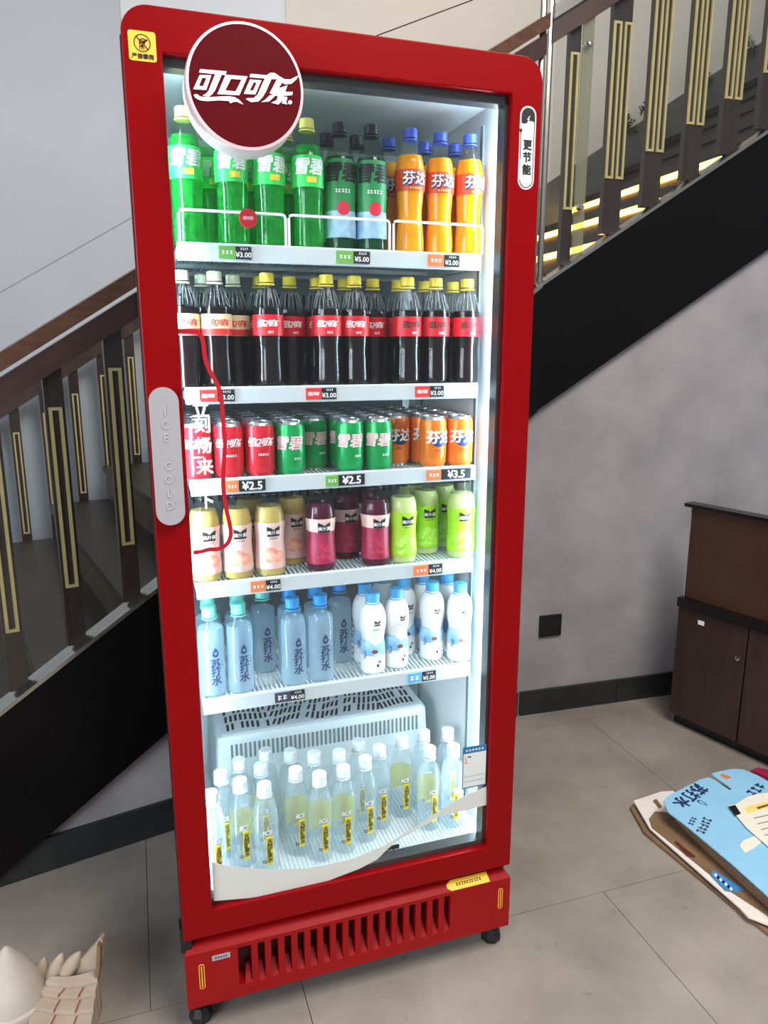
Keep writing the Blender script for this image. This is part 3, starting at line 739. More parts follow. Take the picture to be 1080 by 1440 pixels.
for i in range(nn-1):
    def nrm(k):
        t = w[min(k+1, nn-1)]-w[max(k-1, 0)]; return Vector((-t.z, 0, t.x)).normalized()*.0037
    q.add([w[i]-nrm(i), w[i+1]-nrm(i+1), w[i+1]+nrm(i+1), w[i]+nrm(i)], [(0, 1, 2, 3)])
ob('contour_decal', q, M['decalred'], gl_)
mb = MB()
for ch, (px, py) in zip('立刻畅来一下', ((282, 575), (284, 597), (286, 626), (288, 656), (290, 679), (290, 705))):
    c = AY(px, py, GY); place2d(mb, text2d(ch, .030, .0009), lambda x, y: (c.x+x, GY, c.z+y))
ob('slogan_lettering', mb, M['white'], gl_)
ec = [AY(x, y, GY) for x, y in ((651, 1053), (684.5, 1046), (683, 1101), (650, 1110))]
ex0, ex1 = ec[0].x, ec[1].x; ez1 = ec[0].z+.002; ez0 = ec[3].z
q = MB(); q.box(ex0, ex1, GY, GY+.0003, ez0, ez1); el = ob('energy_label', q, M['labelblue'], gl_)
q = MB(); q.box(ex0+.002, ex1-.0008, GY-.0003, GY-.0001, ez0+.003, ez1-.016); ob('label_paper', q, M['labelpaper'], gl_)
q = MB(); place2d(q, marks2d(6, (ex1-ex0)*.8, .005, 16), lambda x, y: ((ex0+ex1)/2+x, GY-.0004, ez1-.0085+y)); ob('label_heading', q, M['white'], gl_)
q = MB()
for k in range(2): q.box(ex0+.003, ex1-.002, GY-.0005, GY-.0003, ez0+.016+k*.012, ez0+.0166+k*.012)
q.box(ex0+.012, ex0+.020, GY-.0005, GY-.0003, ez1-.026, ez1-.023); ob('label_rule', q, M['navyink'], gl_)
q = MB()
for k in range(4): q.box(ex0+.005, ex0+.0075+k*.0012, GY-.0005, GY-.0003, ez1-.024-k*.005, ez1-.021-k*.005)
ob('label_bars', q, M['tagorange'], gl_)
# base panel with slots, feet
bp = link('base_grille', None, fr)
BY = -.004; BZ0, BZ1 = .070, .197
mb = MB(); SL0, SL1, SZ0, SZ1 = .104, .572, .098, .188
pts = rrect(0, FWD, BZ0, BZ1, .022, .008, 5)
mb.box(.0, SL0, BY, .03, BZ0, BZ1); mb.box(SL1, FWD, BY, .03, BZ0, BZ1)
mb.box(SL0, SL1, BY, .03, BZ0, SZ0); mb.box(SL0, SL1, BY, .03, SZ1, BZ1)
mb.hexa([(0, BY, BZ1), (FWD, BY, BZ1), (FWD, .05, BZ1), (0, .05, BZ1), (.012, .02, BZ1+.012), (FWD-.012, .02, BZ1+.012), (FWD-.012, .05, BZ1+.012), (.012, .05, BZ1+.012)])
ob('panel', mb, M['redpanel'], bp)
mb = MB(); mb.box(SL0-.004, SL1+.004, .031, .035, SZ0-.004, SZ1+.004); ob('slot_back', mb, M['redslot'], bp)
NS = 17; pitch = (SL1-SL0)/NS; me = None
for k in range(NS):
    x = SL0+k*pitch
    if me is None:
        q = MB(); q.box(0, pitch*.46, BY, .028, SZ0, SZ1); me = q.mesh('grille_bar', M['redpanel'])
        q = MB(); q.hexa([(pitch*.46, BY, SZ0), (pitch, BY, SZ0), (pitch, .028, SZ0), (pitch*.46, .028, SZ0), (pitch*.62, .020, SZ0+.026), (pitch*.9, .020, SZ0+.026), (pitch*.9, .028, SZ0+.026), (pitch*.62, .028, SZ0+.026)]); me2 = q.mesh('slot_scoop', M['redpanel'])
    if k: link('grille_bar', me, bp).location.x = x
    link('slot_scoop', me2, bp).location.x = x
mb = MB(); mb.box(.0, FWD, .03, .05, .197, .2255); ob('hinge_gap', mb, M['black'], fr)
mb = MB(); mb.box(-.006, .016, .006, .04, .196, .252); ob('hinge', mb, M['black'], fr, bevel=.002)
def pill(px0, py0, px1, py1, name):
    c0 = AY(px0, py0, BY); c1 = AY(px1, py1, BY); hw = .0055
    o = roundcard(c0.x-hw, c0.x+hw, c1.z, c0.z, .005, BY-.0006, name, M['yellow'], fr)
    q = MB(); q.poly(rrect(c0.x-hw+.0014, c0.x+hw-.0014, c1.z+.0016, c0.z-.0016, .0036, .0036, 4), lambda x, y, d: (x, BY-.0008, y)); ob('pill_inner', q, M['redpanel'], o)
    q = MB(); z = c1.z+.005
    while z < c0.z-.006: q.box(c0.x-.0013, c0.x+.0013, BY-.0011, BY-.0009, z, z+.003); z += .0045
    ob('pill_print', q, M['yellow'], o)
pill(283, 1356, 283, 1391, 'side_sticker'); pill(704, 1249, 704, 1277, 'side_sticker')
c = AY(311, 1345, BY); q = MB(); q.box(c.x-.018, c.x+.018, BY-.0006, BY, c.z-.006, c.z+.006); pt = ob('maker_plate', q, M['silver'], fr)
q = MB(); place2d(q, marks2d(5, .026, .006, 3), lambda x, y: (c.x+x, BY-.0009, c.z+y)); ob('plate_lettering', q, M['ink'], pt)
def ledge(x, t): return (x, BY+(.024)*t-.0006, BZ1+.012*t+.0006)
x0, x1 = AY(628, 1245, .008).x, AY(686, 1235, .008).x
q = MB(); q.add([ledge(x0+.008, .05), ledge(x1, .05), ledge(x1, .92), ledge(x0+.012, .92), ledge(x0, .6), ledge(x0, .3)], [(0, 1, 2, 3, 4, 5)]); lw = ob('ledge_sticker', q, M['yellow'], fr)
q = MB(); place2d(q, marks2d(10, .062, .008, 4), lambda x, y: (lambda p: (p[0], p[1]-.0006, p[2]+.0005))(ledge((x0+x1)/2+x+.002, .48+y/.027))); ob('ledge_lettering', q, M['ink'], lw)
for x, y in ((.026, .040), (FWD-.020, .044), (.03, .58), (FWD-.03, .58)):
    ft = link('foot', None, fr)
    q = MB(); q.lathe([(.006, .03), (.006, .085)], 10, c=(x, y, 0)); q.lathe([(.010, .038), (.010, .046)], 6, c=(x, y, 0)); ob('foot_stem', q, M['chrome'], ft, True)
    q = MB(); q.lathe([(.021, 0), (.024, .004), (.024, .018), (.016, .034), (.0, .035)], 8, c=(x, y, 0)); ob('foot_pad', q, M['black'], ft)
# ================================================================== DRINKS
def prof_interp(prof, z):
    for (r0, z0_), (r1, z1_) in zip(prof[:-1], prof[1:]):
        if z0_ <= z <= z1_: return r0+(r1-r0)*(z-z0_)/max(1e-9, z1_-z0_)
    return prof[-1][0]
def catmull(prof, k=3):
    out = []
    for i in range(len(prof)-1):
        p0 = prof[max(i-1, 0)]; p1 = prof[i]; p2 = prof[i+1]; p3 = prof[min(i+2, len(prof)-1)]
        for j in range(k):
            t = j/k
            f = lambda a, b, c, d: .5*((2*b)+(-a+c)*t+(2*a-5*b+4*c-d)*t*t+(-a+3*b-3*c+d)*t**3)
            out.append((max(.001, f(p0[0], p1[0], p2[0], p3[0])), p1[1]+(p2[1]-p1[1])*t))
    return out+[prof[-1]]
class Proto:
    def __init__(s, name): s.name = name; s.parts = []
    def part(s, name, mb, m, parent=None, smooth=True): s.parts.append((name, mb.mesh(name, m, smooth), parent)); return len(s.parts)-1
    def put(s, loc, rz, label, cat, group):
        t = thing(s.name, label, cat, loc, group, rz); objs = []
        for name, me, par in s.parts: objs.append(link(name, me, t if par is None else objs[par]))
        return t
def bottle(name, prof, H, fill, shell, liq, cap, capr=.0135, caph=.017):
    """prof: (radius, height fraction below the cap)"""
    p = Proto(name); pr = catmull([(r, z*H) for r, z in prof])
    mb = MB(); mb.lathe(pr, 28, True, False); p.part('body', mb, shell)
    if liq is not None:
        lp = [(r-.0012, z) for r, z in pr if z <= fill*H]; lp[0] = (lp[0][0], .0012)
        mb = MB(); mb.lathe(lp, 28); p.part('drink', mb, liq)
    if cap is not None:
        mb = MB(); z0 = H-caph
        mb.lathe([(capr, z0), (capr, H-.002), (capr-.002, H)], 20); mb.lathe([(capr+.0012, z0-.005), (capr+.0012, z0-.0025)], 20)
        p.part('cap', mb, cap)
    p.prof = pr; p.H = H; return p
def band(p, z0, z1, m, name='label', a0=-math.pi, a1=math.pi, d=.0006, parent=None, n=36):
    zs = [z0]+[z for r, z in p.prof if z0 < z < z1]+[z1]; mb = MB(); vs = []; fs = []
    full = abs((a1-a0)-2*math.pi) < 1e-3; k = n if full else max(4, int(n*(a1-a0)/(2*math.pi)))
    cols = k if full else k+1
    for z in zs:
        r = prof_interp(p.prof, z)+d
        for j in range(cols):
            a = a0+(a1-a0)*j/k; vs.append((r*math.sin(a), -r*math.cos(a), z))
    for i in range(len(zs)-1):
        for j in range(k):
            j2 = (j+1) % cols; fs.append((i*cols+j, i*cols+j2, (i+1)*cols+j2, (i+1)*cols+j))
    mb.add(vs, fs); return p.part(name, mb, m, parent)
def deco(p, g, z, m, name, ang=0., d=.0011, parent=None):
    """flat print laid over the bottle's own outline"""
    g = slice2d(g, .005); mb = MB(); rm = max(prof_interp(p.prof, z), .008)
    def fn(x, y):
        r = prof_interp(p.prof, z+y)+d; a = x/rm+ang; return (r*math.sin(a), -r*math.cos(a), z+y)
    place2d(mb, g, fn); return p.part(name, mb, m, parent, False)
def T(s, size, bold=.06, shear=0., sp=1.): return text2d(s, size, min(bold*.5, .028)*size, shear, sp)
# lemon-lime bottles
SP = [(.020, 0), (.0275, .02), (.029, .08), (.0285, .22), (.0275, .34), (.029, .46), (.0295, .60), (.0290, .68), (.0245, .77), (.0175, .86), (.0125, .92), (.0125, .985)]
sprite = bottle('lemon_soda_bottle', SP, .232, .80, M['petgreen'], M['lgreen'], M['ycap2'])
lb = band(sprite, .112, .166, M['lbgreen'])
deco(sprite, T('雪碧', .030, .05, .18), .147, M['white'], 'lettering', .08, parent=lb)
deco(sprite, rect2d(.018, .010), .124, M['ycap'], 'flavour_mark', .15, parent=lb)
zero = bottle('cherry_soda_bottle', SP, .232, .76, M['petdark'], M['lgreen2'], M['bcap'])
lb = band(zero, .03, .166, M['lbdkgreen'])
deco(zero, T('雪碧', .036, .06, .18), .143, M['ink'], 'lettering', .05, parent=lb)
deco(zero, marks2d(5, .030, .0075, 6), .110, M['white'], 'small_lettering', .05, d=.0013, parent=lb)
b2 = band(zero, .028, .076, M['lbice'], 'ice_print', d=.0010, parent=lb)
deco(zero, ell2d(.024, .025), .080, M['lbcherry'], 'fruit_print', .1, d=.0016, parent=lb)
# orange soda
FP = [(.020, 0), (.0275, .02), (.0290, .09), (.0275, .20), (.0245, .33), (.0265, .45), (.0290, .57), (.0292, .66), (.0255, .76), (.0180, .85), (.0125, .92), (.0125, .985)]
fanta = bottle('orange_soda_bottle', FP, .232, .80, M['pet'], M['lorange'], M['royal'])
lb = band(fanta, .118, .156, M['lborange'])
deco(fanta, off2d(text2d('芬达', .0252, .0016, .1), .0008, -.001), .140, M['navyink'], 'lettering_shadow', .25, parent=lb)
deco(fanta, T('芬达', .0245, .03, .1), .1405, M['white'], 'lettering', .25, d=.0015, parent=lb)
deco(fanta, marks2d(5, .022, .004, 7), .1225, M['ycap2'], 'small_lettering', .25, d=.0015, parent=lb)
# cola
CP = [(.019, 0), (.0265, .02), (.0278, .08), (.0272, .20), (.0262, .32), (.0272, .42), (.0285, .50), (.0282, .62), (.0270, .70), (.0210, .80), (.0150, .87), (.0122, .92), (.0122, .985)]
def cola(name, cap, lab, m, txt, big=True):
    p = bottle(name, CP, .212, .70, M['pet'], M['lcola'], cap)
    lb = band(p, .098, .136, lab)
    deco(p, logo(.043), .1205, txt, 'lettering', .1, parent=lb)
    deco(p, marks2d(3, .012, .005, 8), .1045, m, 'small_lettering', .25, parent=lb)
    for k in range(8):   # shoulder ribs, their highlights painted in as a whitish colour
        a = -1.2+k*.34; mb = MB(); mb.tube([(prof_interp(p.prof, z)*math.sin(a)*1.01, -prof_interp(p.prof, z)*math.cos(a)*1.01, z) for z in (.152, .162, .172, .182)], .0005, 4); p.part('shoulder_rib', mb, M['rib'])
    return p
cola_r = cola('cola_bottle', M['ycap'], M['lbred'], M['white'], M['white'])
cola_z = cola('cola_bottle', M['ycap'], M['lbred'], M['white'], M['ink'])
cola_v = cola('cola_bottle', M['ccap'], M['lbcream'], M['tagred'], M['tagred'])
band(cola_v, .0985, .110, M['tagred'], 'label_border', d=.0008)
# cans
KP = [(.0215, 0), (.0235, .004), (.0285, .012), (.0287, .5*.108), (.0285, .093), (.0262, .101), (.0240, .105), (.0245, .1072), (.0245, .108)]
def can(name, m):
    p = Proto(name); p.prof = KP; mb = MB(); mb.lathe([(r, z) for r, z in KP[1:6]], 28, False, False); p.part('body', mb, m)
    mb = MB(); mb.lathe([KP[0], KP[1]], 28, True, False); p.part('base', mb, M['alu'])
    mb = MB(); mb.lathe([KP[5], KP[6], KP[7], KP[8], (.0228, .1078), (.0222, .1052), (.0, .1052)], 28, False, False); p.part('lid', mb, M['alu'])
    mb = MB(); mb.lathe([(.0, .1056), (.006, .1056), (.0068, .1064), (.006, .107), (0, .107)], 10, c=(.004, 0, 0)); p.part('pull_tab', mb, M['alu'])
    return p
can_c = can('cola_can', M['canred']); deco(can_c, logo(.056), .070, M['white'], 'lettering', .1); deco(can_c, marks2d(5, .020, .0045, 9), .046, M['white'], 'small_lettering', .2)
can_s = can('lemon_soda_can', M['cangreen']); deco(can_s, T('雪碧', .029, .05, .18), .066, M['palepink'], 'lettering', .05); deco(can_s, marks2d(4, .016, .0045, 10), .035, M['white'], 'small_lettering', .6)
can_f = can('orange_soda_can', M['canorange'])
deco(can_f, ell2d(.038, .026), .058, M['navyink'], 'lettering_shadow', .28, d=.0008)
deco(can_f, T('芬达', .0285, .07, .1), .066, M['white'], 'lettering', .25, d=.0014); deco(can_f, marks2d(3, .014, .006, 11), .038, M['brownink'], 'small_lettering', .15)
# fruit juice bottles
JP = [(.021, 0), (.0285, .02), (.0300, .07), (.0288, .24), (.0275, .38), (.0285, .50), (.0300, .57), (.0300, .65), (.0278, .72), (.0222, .79), (.0155, .85), (.0132, .885), (.0132, .985)]
def juice(name, liq, lab, fruit, nf, lab_top):
    p = bottle(name, JP, .186, .77, M['pet'], liq, M['bcap'], .0150, .016)
    lb = band(p, .018, .112, lab)
    if lab_top is not None: band(p, .085, .112, lab_top, 'label_top', d=.0009, parent=lb)
    g = [(-.0125, -.0105), (.0125, -.0105), (.0125, .0105), (.004, .0065), (0, .003), (-.004, .0065), (-.0125, .0105)]
    deco(p, polys2d([g]), .095, M['ink'], 'logo_patch', .2, d=.0014, parent=lb)
    deco(p, T('美汁源', .0082, .04), .0925, M['white'], 'lettering', .2, d=.0019, parent=lb)
    deco(p, marks2d(4, .017, .0036, 12), .0800, M['ink'], 'small_lettering', .2, d=.0014, parent=lb)
    for (a, z, r) in nf: deco(p, ell2d(r, r*1.05), z, fruit, 'fruit_print', a, d=.0012+abs(a)*.0003, parent=lb)
    return p
peach = juice('peach_juice_bottle', M['lpeach'], M['lbpink'], M['peach'], [(.0, .047, .030), (.55, .043, .024)], None)
grape = juice('grape_juice_bottle', M['lgrape'], M['lbgrape'], M['grapes'], [(.0, .055, .014), (.42, .050, .014), (-.35, .046, .014), (.12, .036, .014), (.6, .034, .013), (-.2, .030, .012)], M['lbpink'])
lime = juice('green_grape_juice_bottle', M['llime'], M['lblime'], M['limes'], [(.0, .055, .018), (.5, .050, .018), (-.4, .046, .017), (.15, .034, .017), (.7, .032, .015), (-.3, .028, .014)], None)
# soda water
WP = [(.021, 0), (.0268, .015), (.0275, .06), (.0275, .18), (.0270, .30), (.0275, .52), (.0275, .66), (.0262, .74), (.0210, .81), (.0145, .86), (.0130, .90), (.0130, .985)]
def sodawater(name, cap):
    p = bottle(name, WP, .188, .78, M['pet'], M['lwater2'], cap, .0148, .021)
    drop = [(.0085*math.sin(t)*(.5-.5*math.cos(t))**.6, .0105*math.cos(t)) for t in [k*2*math.pi/18 for k in range(18)]]
    deco(p, polys2d([[(x, y) for x, y in drop]]), .098, M['navyink'], 'drop_mark', .25)
    deco(p, ell2d(.0062, .0065), .0958, M['lwater2'], 'drop_center', .25, d=.0013)
    deco(p, T('苏\n打\n水', .0205, .05), .056, M['navyink'], 'lettering', .25)
    deco(p, marks2d(1, .004, .012, 13), .072, M['navyink'], 'small_lettering', .75)
    return p
soda_m = sodawater('soda_water_bottle', M['mint']); soda_b = sodawater('soda_water_bottle', M['bluecap'])
# milk drink
MP = [(.020, 0), (.0255, .015), (.0268, .06), (.0268, .26), (.0258, .36), (.0238, .42), (.0258, .50), (.0284, .59), (.0285, .67), (.0264, .76), (.0210, .83), (.0148, .875), (.0135, .90), (.0135, .985)]
milk = bottle('milk_drink_bottle', MP, .180, .84, M['milkwhite'], None, M['bluecap2'], .0150, .020)
lb = band(milk, .044, .078, M['milkblue'], 'blue_sleeve')
deco(milk, polys2d([[(-.018, .006), (.018, .006), (.010, -.003), (.003, -.006), (0, -.012), (-.003, -.006), (-.010, -.003)]]), .076, M['milkwhite'], 'drip_print', .2, parent=lb)
deco(milk, polys2d([[(-.0065, -.006), (.0065, -.006), (.0065, .006), (.002, .003), (0, .0015), (-.002, .003), (-.0065, .006)]]), .119, M['ink'], 'logo_patch', .3)
deco(milk, T('美汁源', .0042, .03), .1175, M['white'], 'logo_lettering', .3, d=.0016)
deco(milk, marks2d(4, .016, .0042, 14), .104, M['backslot'], 'small_lettering', .25)
deco(milk, ell2d(.013, .009), .054, M['brown'], 'fruit_print', .1); deco(milk, ell2d(.018, .006), .047, M['paleblue'], 'splash_print', .3)
deco(milk, ell2d(.007, .007), .030, M['backslot'], 'dot_print', .5); deco(milk, ell2d(.006, .007), .022, M['tagnavy'], 'dot_print', .35)
deco(milk, marks2d(2, .007, .020, 15), .046, M['navyink'], 'side_lettering', -.7)
# mineral water
NP = [(.021, 0), (.0265, .015), (.0275, .06), (.0262, .12), (.0275, .20), (.0275, .58), (.0265, .68), (.0220, .78), (.0155, .86), (.0132, .89), (.0132, .985)]
def mineral(back):
    p = bottle('mineral_water_bottle', NP, .203, .80, M['pet'], M['lwater'], M['wcap'], .0150, .022)
    if back: band(p, .052, .118, M['lbyellow2'], 'back_label', math.pi-1.15, math.pi+1.15, d=.0004)
    lb = band(p, .026, .094, M['lbyellow'], 'strip_label', .02, .54)
    deco(p, T('天\n然\n矿\n泉\n水', .0125, .05), .060, M['ink'], 'lettering', .28, parent=lb)
    deco(p, off2d(text2d('ICE', .0148, .0008, .2), .0006, -.0006), .103, M['backslot'], 'logo_shadow', .18)
    deco(p, T('ICE', .0142, .05, .2), .1035, M['white'], 'logo_lettering', .18, d=.0015)
    mb = MB(); r = prof_interp(p.prof, .034)+.0008
    deco(p, polys2d(ring4([(-.0035, -.0035), (.0035, -.0035), (.0035, .0035), (-.0035, .0035)], [(-.002, -.002), (.002, -.002), (.002, .002), (-.002, .002)])), .034, M['ink'], 'volume_mark', -.14)
    return p
water_y = mineral(True); water_c = mineral(False)
# ---- setting them out: pixel on the bottle axis and depth give the place on the shelf; neighbours are then eased apart
rnd = random.Random(11)
Y0 = .135
QUEUE = []
ROWN = ('front', 'second', 'third', 'fourth', 'fifth')
ORD = ('first', 'second', 'third', 'fourth', 'fifth', 'sixth', 'seventh', 'eighth', 'ninth', 'tenth')
def rows(proto, lst, z, R, desc, cat, group, jitter=.18):
    for px, py, d in lst:
        y = Y0+d*.064; X = AY(px, py, y).x
        QUEUE.append(dict(p=proto, x=X, y=y, z=z, r=R, d=int(d+.45), rz=rnd.uniform(-jitter, jitter), desc=desc, cat=cat, group=group))
z1, z2, z3, z4, z5 = SHZ
rows(sprite, [(256, 150, 0), (325, 245, 0), (378, 250, .05), (431, 172, 0), (296, 240, 1.15), (346, 245, 1.2), (403, 230, 1.2)], z1, .0302, 'green lemon-lime soda bottle with yellow cap', 'bottle', 'lemon soda bottles on the top shelf')
rows(zero, [(478, 175, .1), (521, 178, 0), (461, 200, 1.25), (500, 205, 1.25)], z1, .0302, 'dark green soda bottle with cherry print', 'bottle', 'cherry soda bottles on the top shelf', .1)
rows(fanta, [(577, 182, 0), (619, 188, .1), (673, 192, 0), (547, 205, 1.15), (597, 205, 1.25), (651, 205, 1.15)], z1, .0300, 'orange soda bottle with blue cap', 'bottle', 'orange soda bottles on the top shelf')
rows(cola_v, [(257, 390, 0), (299, 390, 0), (331, 396, .9), (284, 399, 1.1)], z2, .0292, 'cream label cola bottle with pale cap', 'bottle', 'cream label cola bottles')
rows(cola_r, [(375, 394, 0), (411, 400, .95), (459, 397, 0), (498, 400, .1), (529, 398, .95), (361, 398, 1.2), (441, 402, 1.1), (484, 402, 1.25)], z2, .0292, 'cola bottle with white script', 'bottle', 'cola bottles with white script')
rows(cola_z, [(573, 395, 0), (613, 396, 0), (663, 397, 0), (555, 402, 1.05), (597, 400, 1.2), (640, 399, 1.15)], z2, .0292, 'cola bottle with black script', 'bottle', 'cola bottles with black script')
for c_ in range(10):
    X = .0865+c_*.0604
    pr_, lbl, grp = ((can_c, 'red cola can', 'red cola cans'), (can_s, 'green lemon-lime soda can', 'green soda cans'), (can_f, 'orange soda can', 'orange soda cans'))[0 if c_ < 3 else (1 if c_ < 7 else 2)]
    for d in range(5):
        if d == 0 and c_ in (4, 7): continue
        QUEUE.append(dict(p=pr_, x=X, y=.134+d*.0598, z=z3, r=.0289, d=d, rz=rnd.uniform(-.2, .2), desc=lbl, cat='can', group=grp))
rows(peach, [(290, 750, 0), (331, 750, 0), (379, 745, 0), (411, 740, 1.0), (352, 735, 1.3)], z4, .0310, 'peach juice bottle with pale pink label', 'bottle', 'peach juice bottles', .08)
rows(grape, [(451, 745, 0), (486, 740, 1.1), (528, 740, 0), (512, 735, 1.9)], z4, .0310, 'dark red grape juice bottle', 'bottle', 'grape juice bottles', .08)
rows(lime, [(566, 740, .05), (598, 735, .85), (622, 730, 1.5), (649, 735, 0), (578, 725, 2.0)], z4, .0310, 'lime green grape juice bottle', 'bottle', 'green grape juice bottles', .08)
rows(soda_m, [(296, 900, 0), (337, 900, 0), (291, 845, 1.0), (333, 845, 1.0), (369, 850, 1.25)], z5, .0283, 'clear soda water bottle with mint cap', 'bottle', 'mint cap soda water bottles', .06)
rows(soda_b, [(412, 890, 0), (451, 890, 0), (406, 833, 1.0), (443, 833, 1.0), (478, 840, 1.2)], z5, .0283, 'clear soda water bottle with blue cap', 'bottle', 'blue cap soda water bottles', .06)
rows(milk, [(524, 842, 0), (557, 836, .2), (575, 824, 1.2), (608, 826, .45), (647, 826, .0), (512, 830, .95), (538, 823, 2.05), (563, 818, 3.1), (595, 818, 1.35), (633, 816, 1.2)], z5, .0284, 'white and blue milk drink bottle', 'bottle', 'milk drink bottles', .12)
ZB = IZ0+.003
for px, py, k, d in ((296, 1113, 0, 0), (337, 1095, 1, 0), (371, 1101, 0, 0), (366, 1074, 1, 1), (338, 1068, 0, 2), (388, 1054, 0, 2), (416, 1080, 1, 0), (411, 1055, 0, 2), (441, 1057, 0, 1), (449, 1086, 1, 0), (482, 1077, 1, 0), (475, 1055, 0, 1), (513, 1064, 0, 0), (506, 1041, 0, 2), (533, 1049, 0, 1), (565, 1035, 1, 1), (604, 1050, 1, 0), (596, 1027, 0, 1), (637, 1047, 0, 0), (631, 1024, 0, 1), (313, 1085, 0, 1)):
    p = AZ(px, py, ZB+.203)
    QUEUE.append(dict(p=water_y if k else water_c, x=p.x, y=min(max(p.y, .09), .262), z=ZB, r=.0282, d=d, rz=rnd.uniform(-.12, .12), desc='mineral water bottle with yellow back label' if k else 'mineral water bottle with yellow strip', cat='bottle', group='yellow backed mineral water bottles' if k else 'clear mineral water bottles'))
for it in range(420):
    for i, a in enumerate(QUEUE):
        for b in QUEUE[i+1:]:
            if a['z'] != b['z']: continue
            dx, dy = b['x']-a['x'], b['y']-a['y']; dd = math.hypot(dx, dy); m_ = a['r']+b['r']
            if dd < m_:
                ux, uy = (dx/dd, dy/dd) if dd > 1e-6 else (1, 0); e = (m_-dd)*.52
                fa, fb_ = (1, 1) if a['d'] == b['d'] else ((.25, 1.75) if a['d'] < b['d'] else (1.75, .25))
                a['x'] -= ux*e*fa; a['y'] -= uy*e*fa; b['x'] += ux*e*fb_; b['y'] += uy*e*fb_
    for a in QUEUE:
        lo = .100 if a['z'] > .5 else .062
        a['x'] = max(IX0+a['r']+.003, min(IX1-a['r']-.008, a['x'])); a['y'] = max(lo+a['r']+.002, min((.53 if a['z'] > .5 else .298)-a['r'], a['y']))
KINDS = {}
for a in QUEUE: KINDS.setdefault((a['desc'], a['d']), []).append(a)
for (desc, d), L_ in KINDS.items():
    L_.sort(key=lambda a: a['x'])
    for k, a in enumerate(L_):
        lab = f"{desc}, {ORD[k]} from the handle side, {ROWN[d]} row"
        if len(L_) == 1: lab = f"{desc}, the only one in the {ROWN[d]} row"
        a['p'].put((a['x'], a['y'], a['z']), math.atan2(C.x-a['x'], a['y']-C.y)*.5+a['rz'], lab, a['cat'], a['group'])
# ================================================================== COUNTER CABINET ON THE RIGHT
c0 = AZ(939, 1016, 0); c1 = AZ(1037, 1062, 0); cdv = Vector((c1.x-c0.x, c1.y-c0.y, 0)).normalized(); cn = Vector((-cdv.y, cdv.x, 0))
if cn.x < 0: cn = -cn
def K(u, w, z): return c0+cdv*u+cn*w+Vector((0, 0, z))
def kbox(u0, u1, w0, w1, z0, z1):
    mb = MB(); mb.hexa([K(u0, w0, z0), K(u1, w0, z0), K(u1, w1, z0), K(u0, w1, z0), K(u0, w0, z1), K(u1, w0, z1), K(u1, w1, z1), K(u0, w1, z1)]); return mb
def kpt(px, py, w=0.):
    p = AP(px, py, c0+cn*w, cn); return ((p-c0).dot(cdv), p.z)
uL, zt = kpt(959, 853)
uj, _ = kpt(1045, 960)
_ = ( kpt(959, 853), kpt(962, 846), kpt(968, 703, .02), kpt(1080, 735, .02), kpt(1045, 960), kpt(1080, 905), kpt(962, 840, .02))
cb = thing('counter_cabinet', 'dark brown laminate counter cabinet with doors against the grey wall', 'cabinet')
zc_ = zt
ob('body', kbox(0, 1.25, .02, .52, .06, zc_), M['cabwood'], cb)
ob('plinth', kbox(.004, 1.25, .03, .50, 0, .06), M['cabblack'], cb)
for k in range(3):
    u0 = .002+k*(uj if k == 0 else uj); u0 = .002 + k*uj
    d = ob('door', kbox(u0, u0+uj-.006, 0, .02, .045, zc_-.004), M['cabwood'], cb, bevel=.001)
    q = MB(); q.lathe([(.0, 0), (.008, 0), (.008, .004), (.003, .006), (0, .006)], 12)
    if k == 0:
        u, z = kpt(1037, 926); lk = ob('lock', q, M['chrome'], d, True); lk.location = K(u, 0, z); lk.rotation_euler = (0, -math.pi/2, math.atan2(-cn.y, -cn.x)+math.pi)
        u, z = kpt(986, 876); ob('paper_label', kbox(u-.012, u+.012, -.0006, 0, z-.008, z+.008), M['white'], d)
ob('counter_top', kbox(-.0, 1.25, -.01, .53, zc_, zc_+.035), M['cabblack'], cb)
ux, ztop = kpt(966, 706, .02)
bx = thing('counter_screen', 'glossy brown upright board standing on the counter cabinet', 'screen', (0, 0, 0))
ob('panel', kbox(.01, 1.2, .015, .045, zc_+.035, ztop-.012), M['cabbox'], bx)
ob('edge_strip', kbox(.007, .01, .013, .045, zc_+.036, ztop-.012), M['silver'], bx)
ob('top_board', kbox(-.012, 1.22, .0, .05, ztop-.012, ztop), M['cabblack'], bx)
# ================================================================== FLATTENED CARTONS
def sheet(pts, z, th, name, m, parent=None, lift=None):
    """card sheet lying flat; outline in photo pixels on its own height"""
    w = [AZ(x, y, z) for x, y in pts]; q = MB()
    q.poly([(p.x, p.y) for p in w], lambda x, y, d: (x, y, z-th*d+(lift(x, y) if lift else 0)), 1.); return ob(name, q, m, parent)
t = thing('white_flat_carton', 'flattened white and brown cardboard box lying under the blue carton', 'cardboard')
sheet([(886, 1134), (906, 1170), (1050, 1288), (1080, 1312), (1200, 1400), (1200, 1180), (1000, 1120)], .010, .008, 'bottom_sheet', M['cardbrown'], t)
sheet([(891, 1126), (930, 1113), (947, 1112), (952, 1118), (938, 1124), (1000, 1180), (1090, 1265), (1200, 1370), (1200, 1395), (1080, 1300), (1052, 1289), (1040, 1276), (914, 1165)], .022, .004, 'white_sheet', M['cardwhite'], t)
sheet([(913, 1151), (921, 1141), (945, 1143), (1010, 1190), (1200, 1330), (1200, 1372), (1070, 1280), (1030, 1254), (1000, 1230), (917, 1163)], .026, .003, 'brown_inside', M['cardbrown'], t)
sheet([(918, 1126), (923, 1123), (931, 1134), (927, 1137)], .0235, .001, 'hand_slot', M['cardbrown'], t)
sheet([(1003, 1223), (1046, 1250), (1036, 1254), (1020, 1251), (1000, 1230)], .0275, .001, 'blue_print', M['bluepatch'], t)
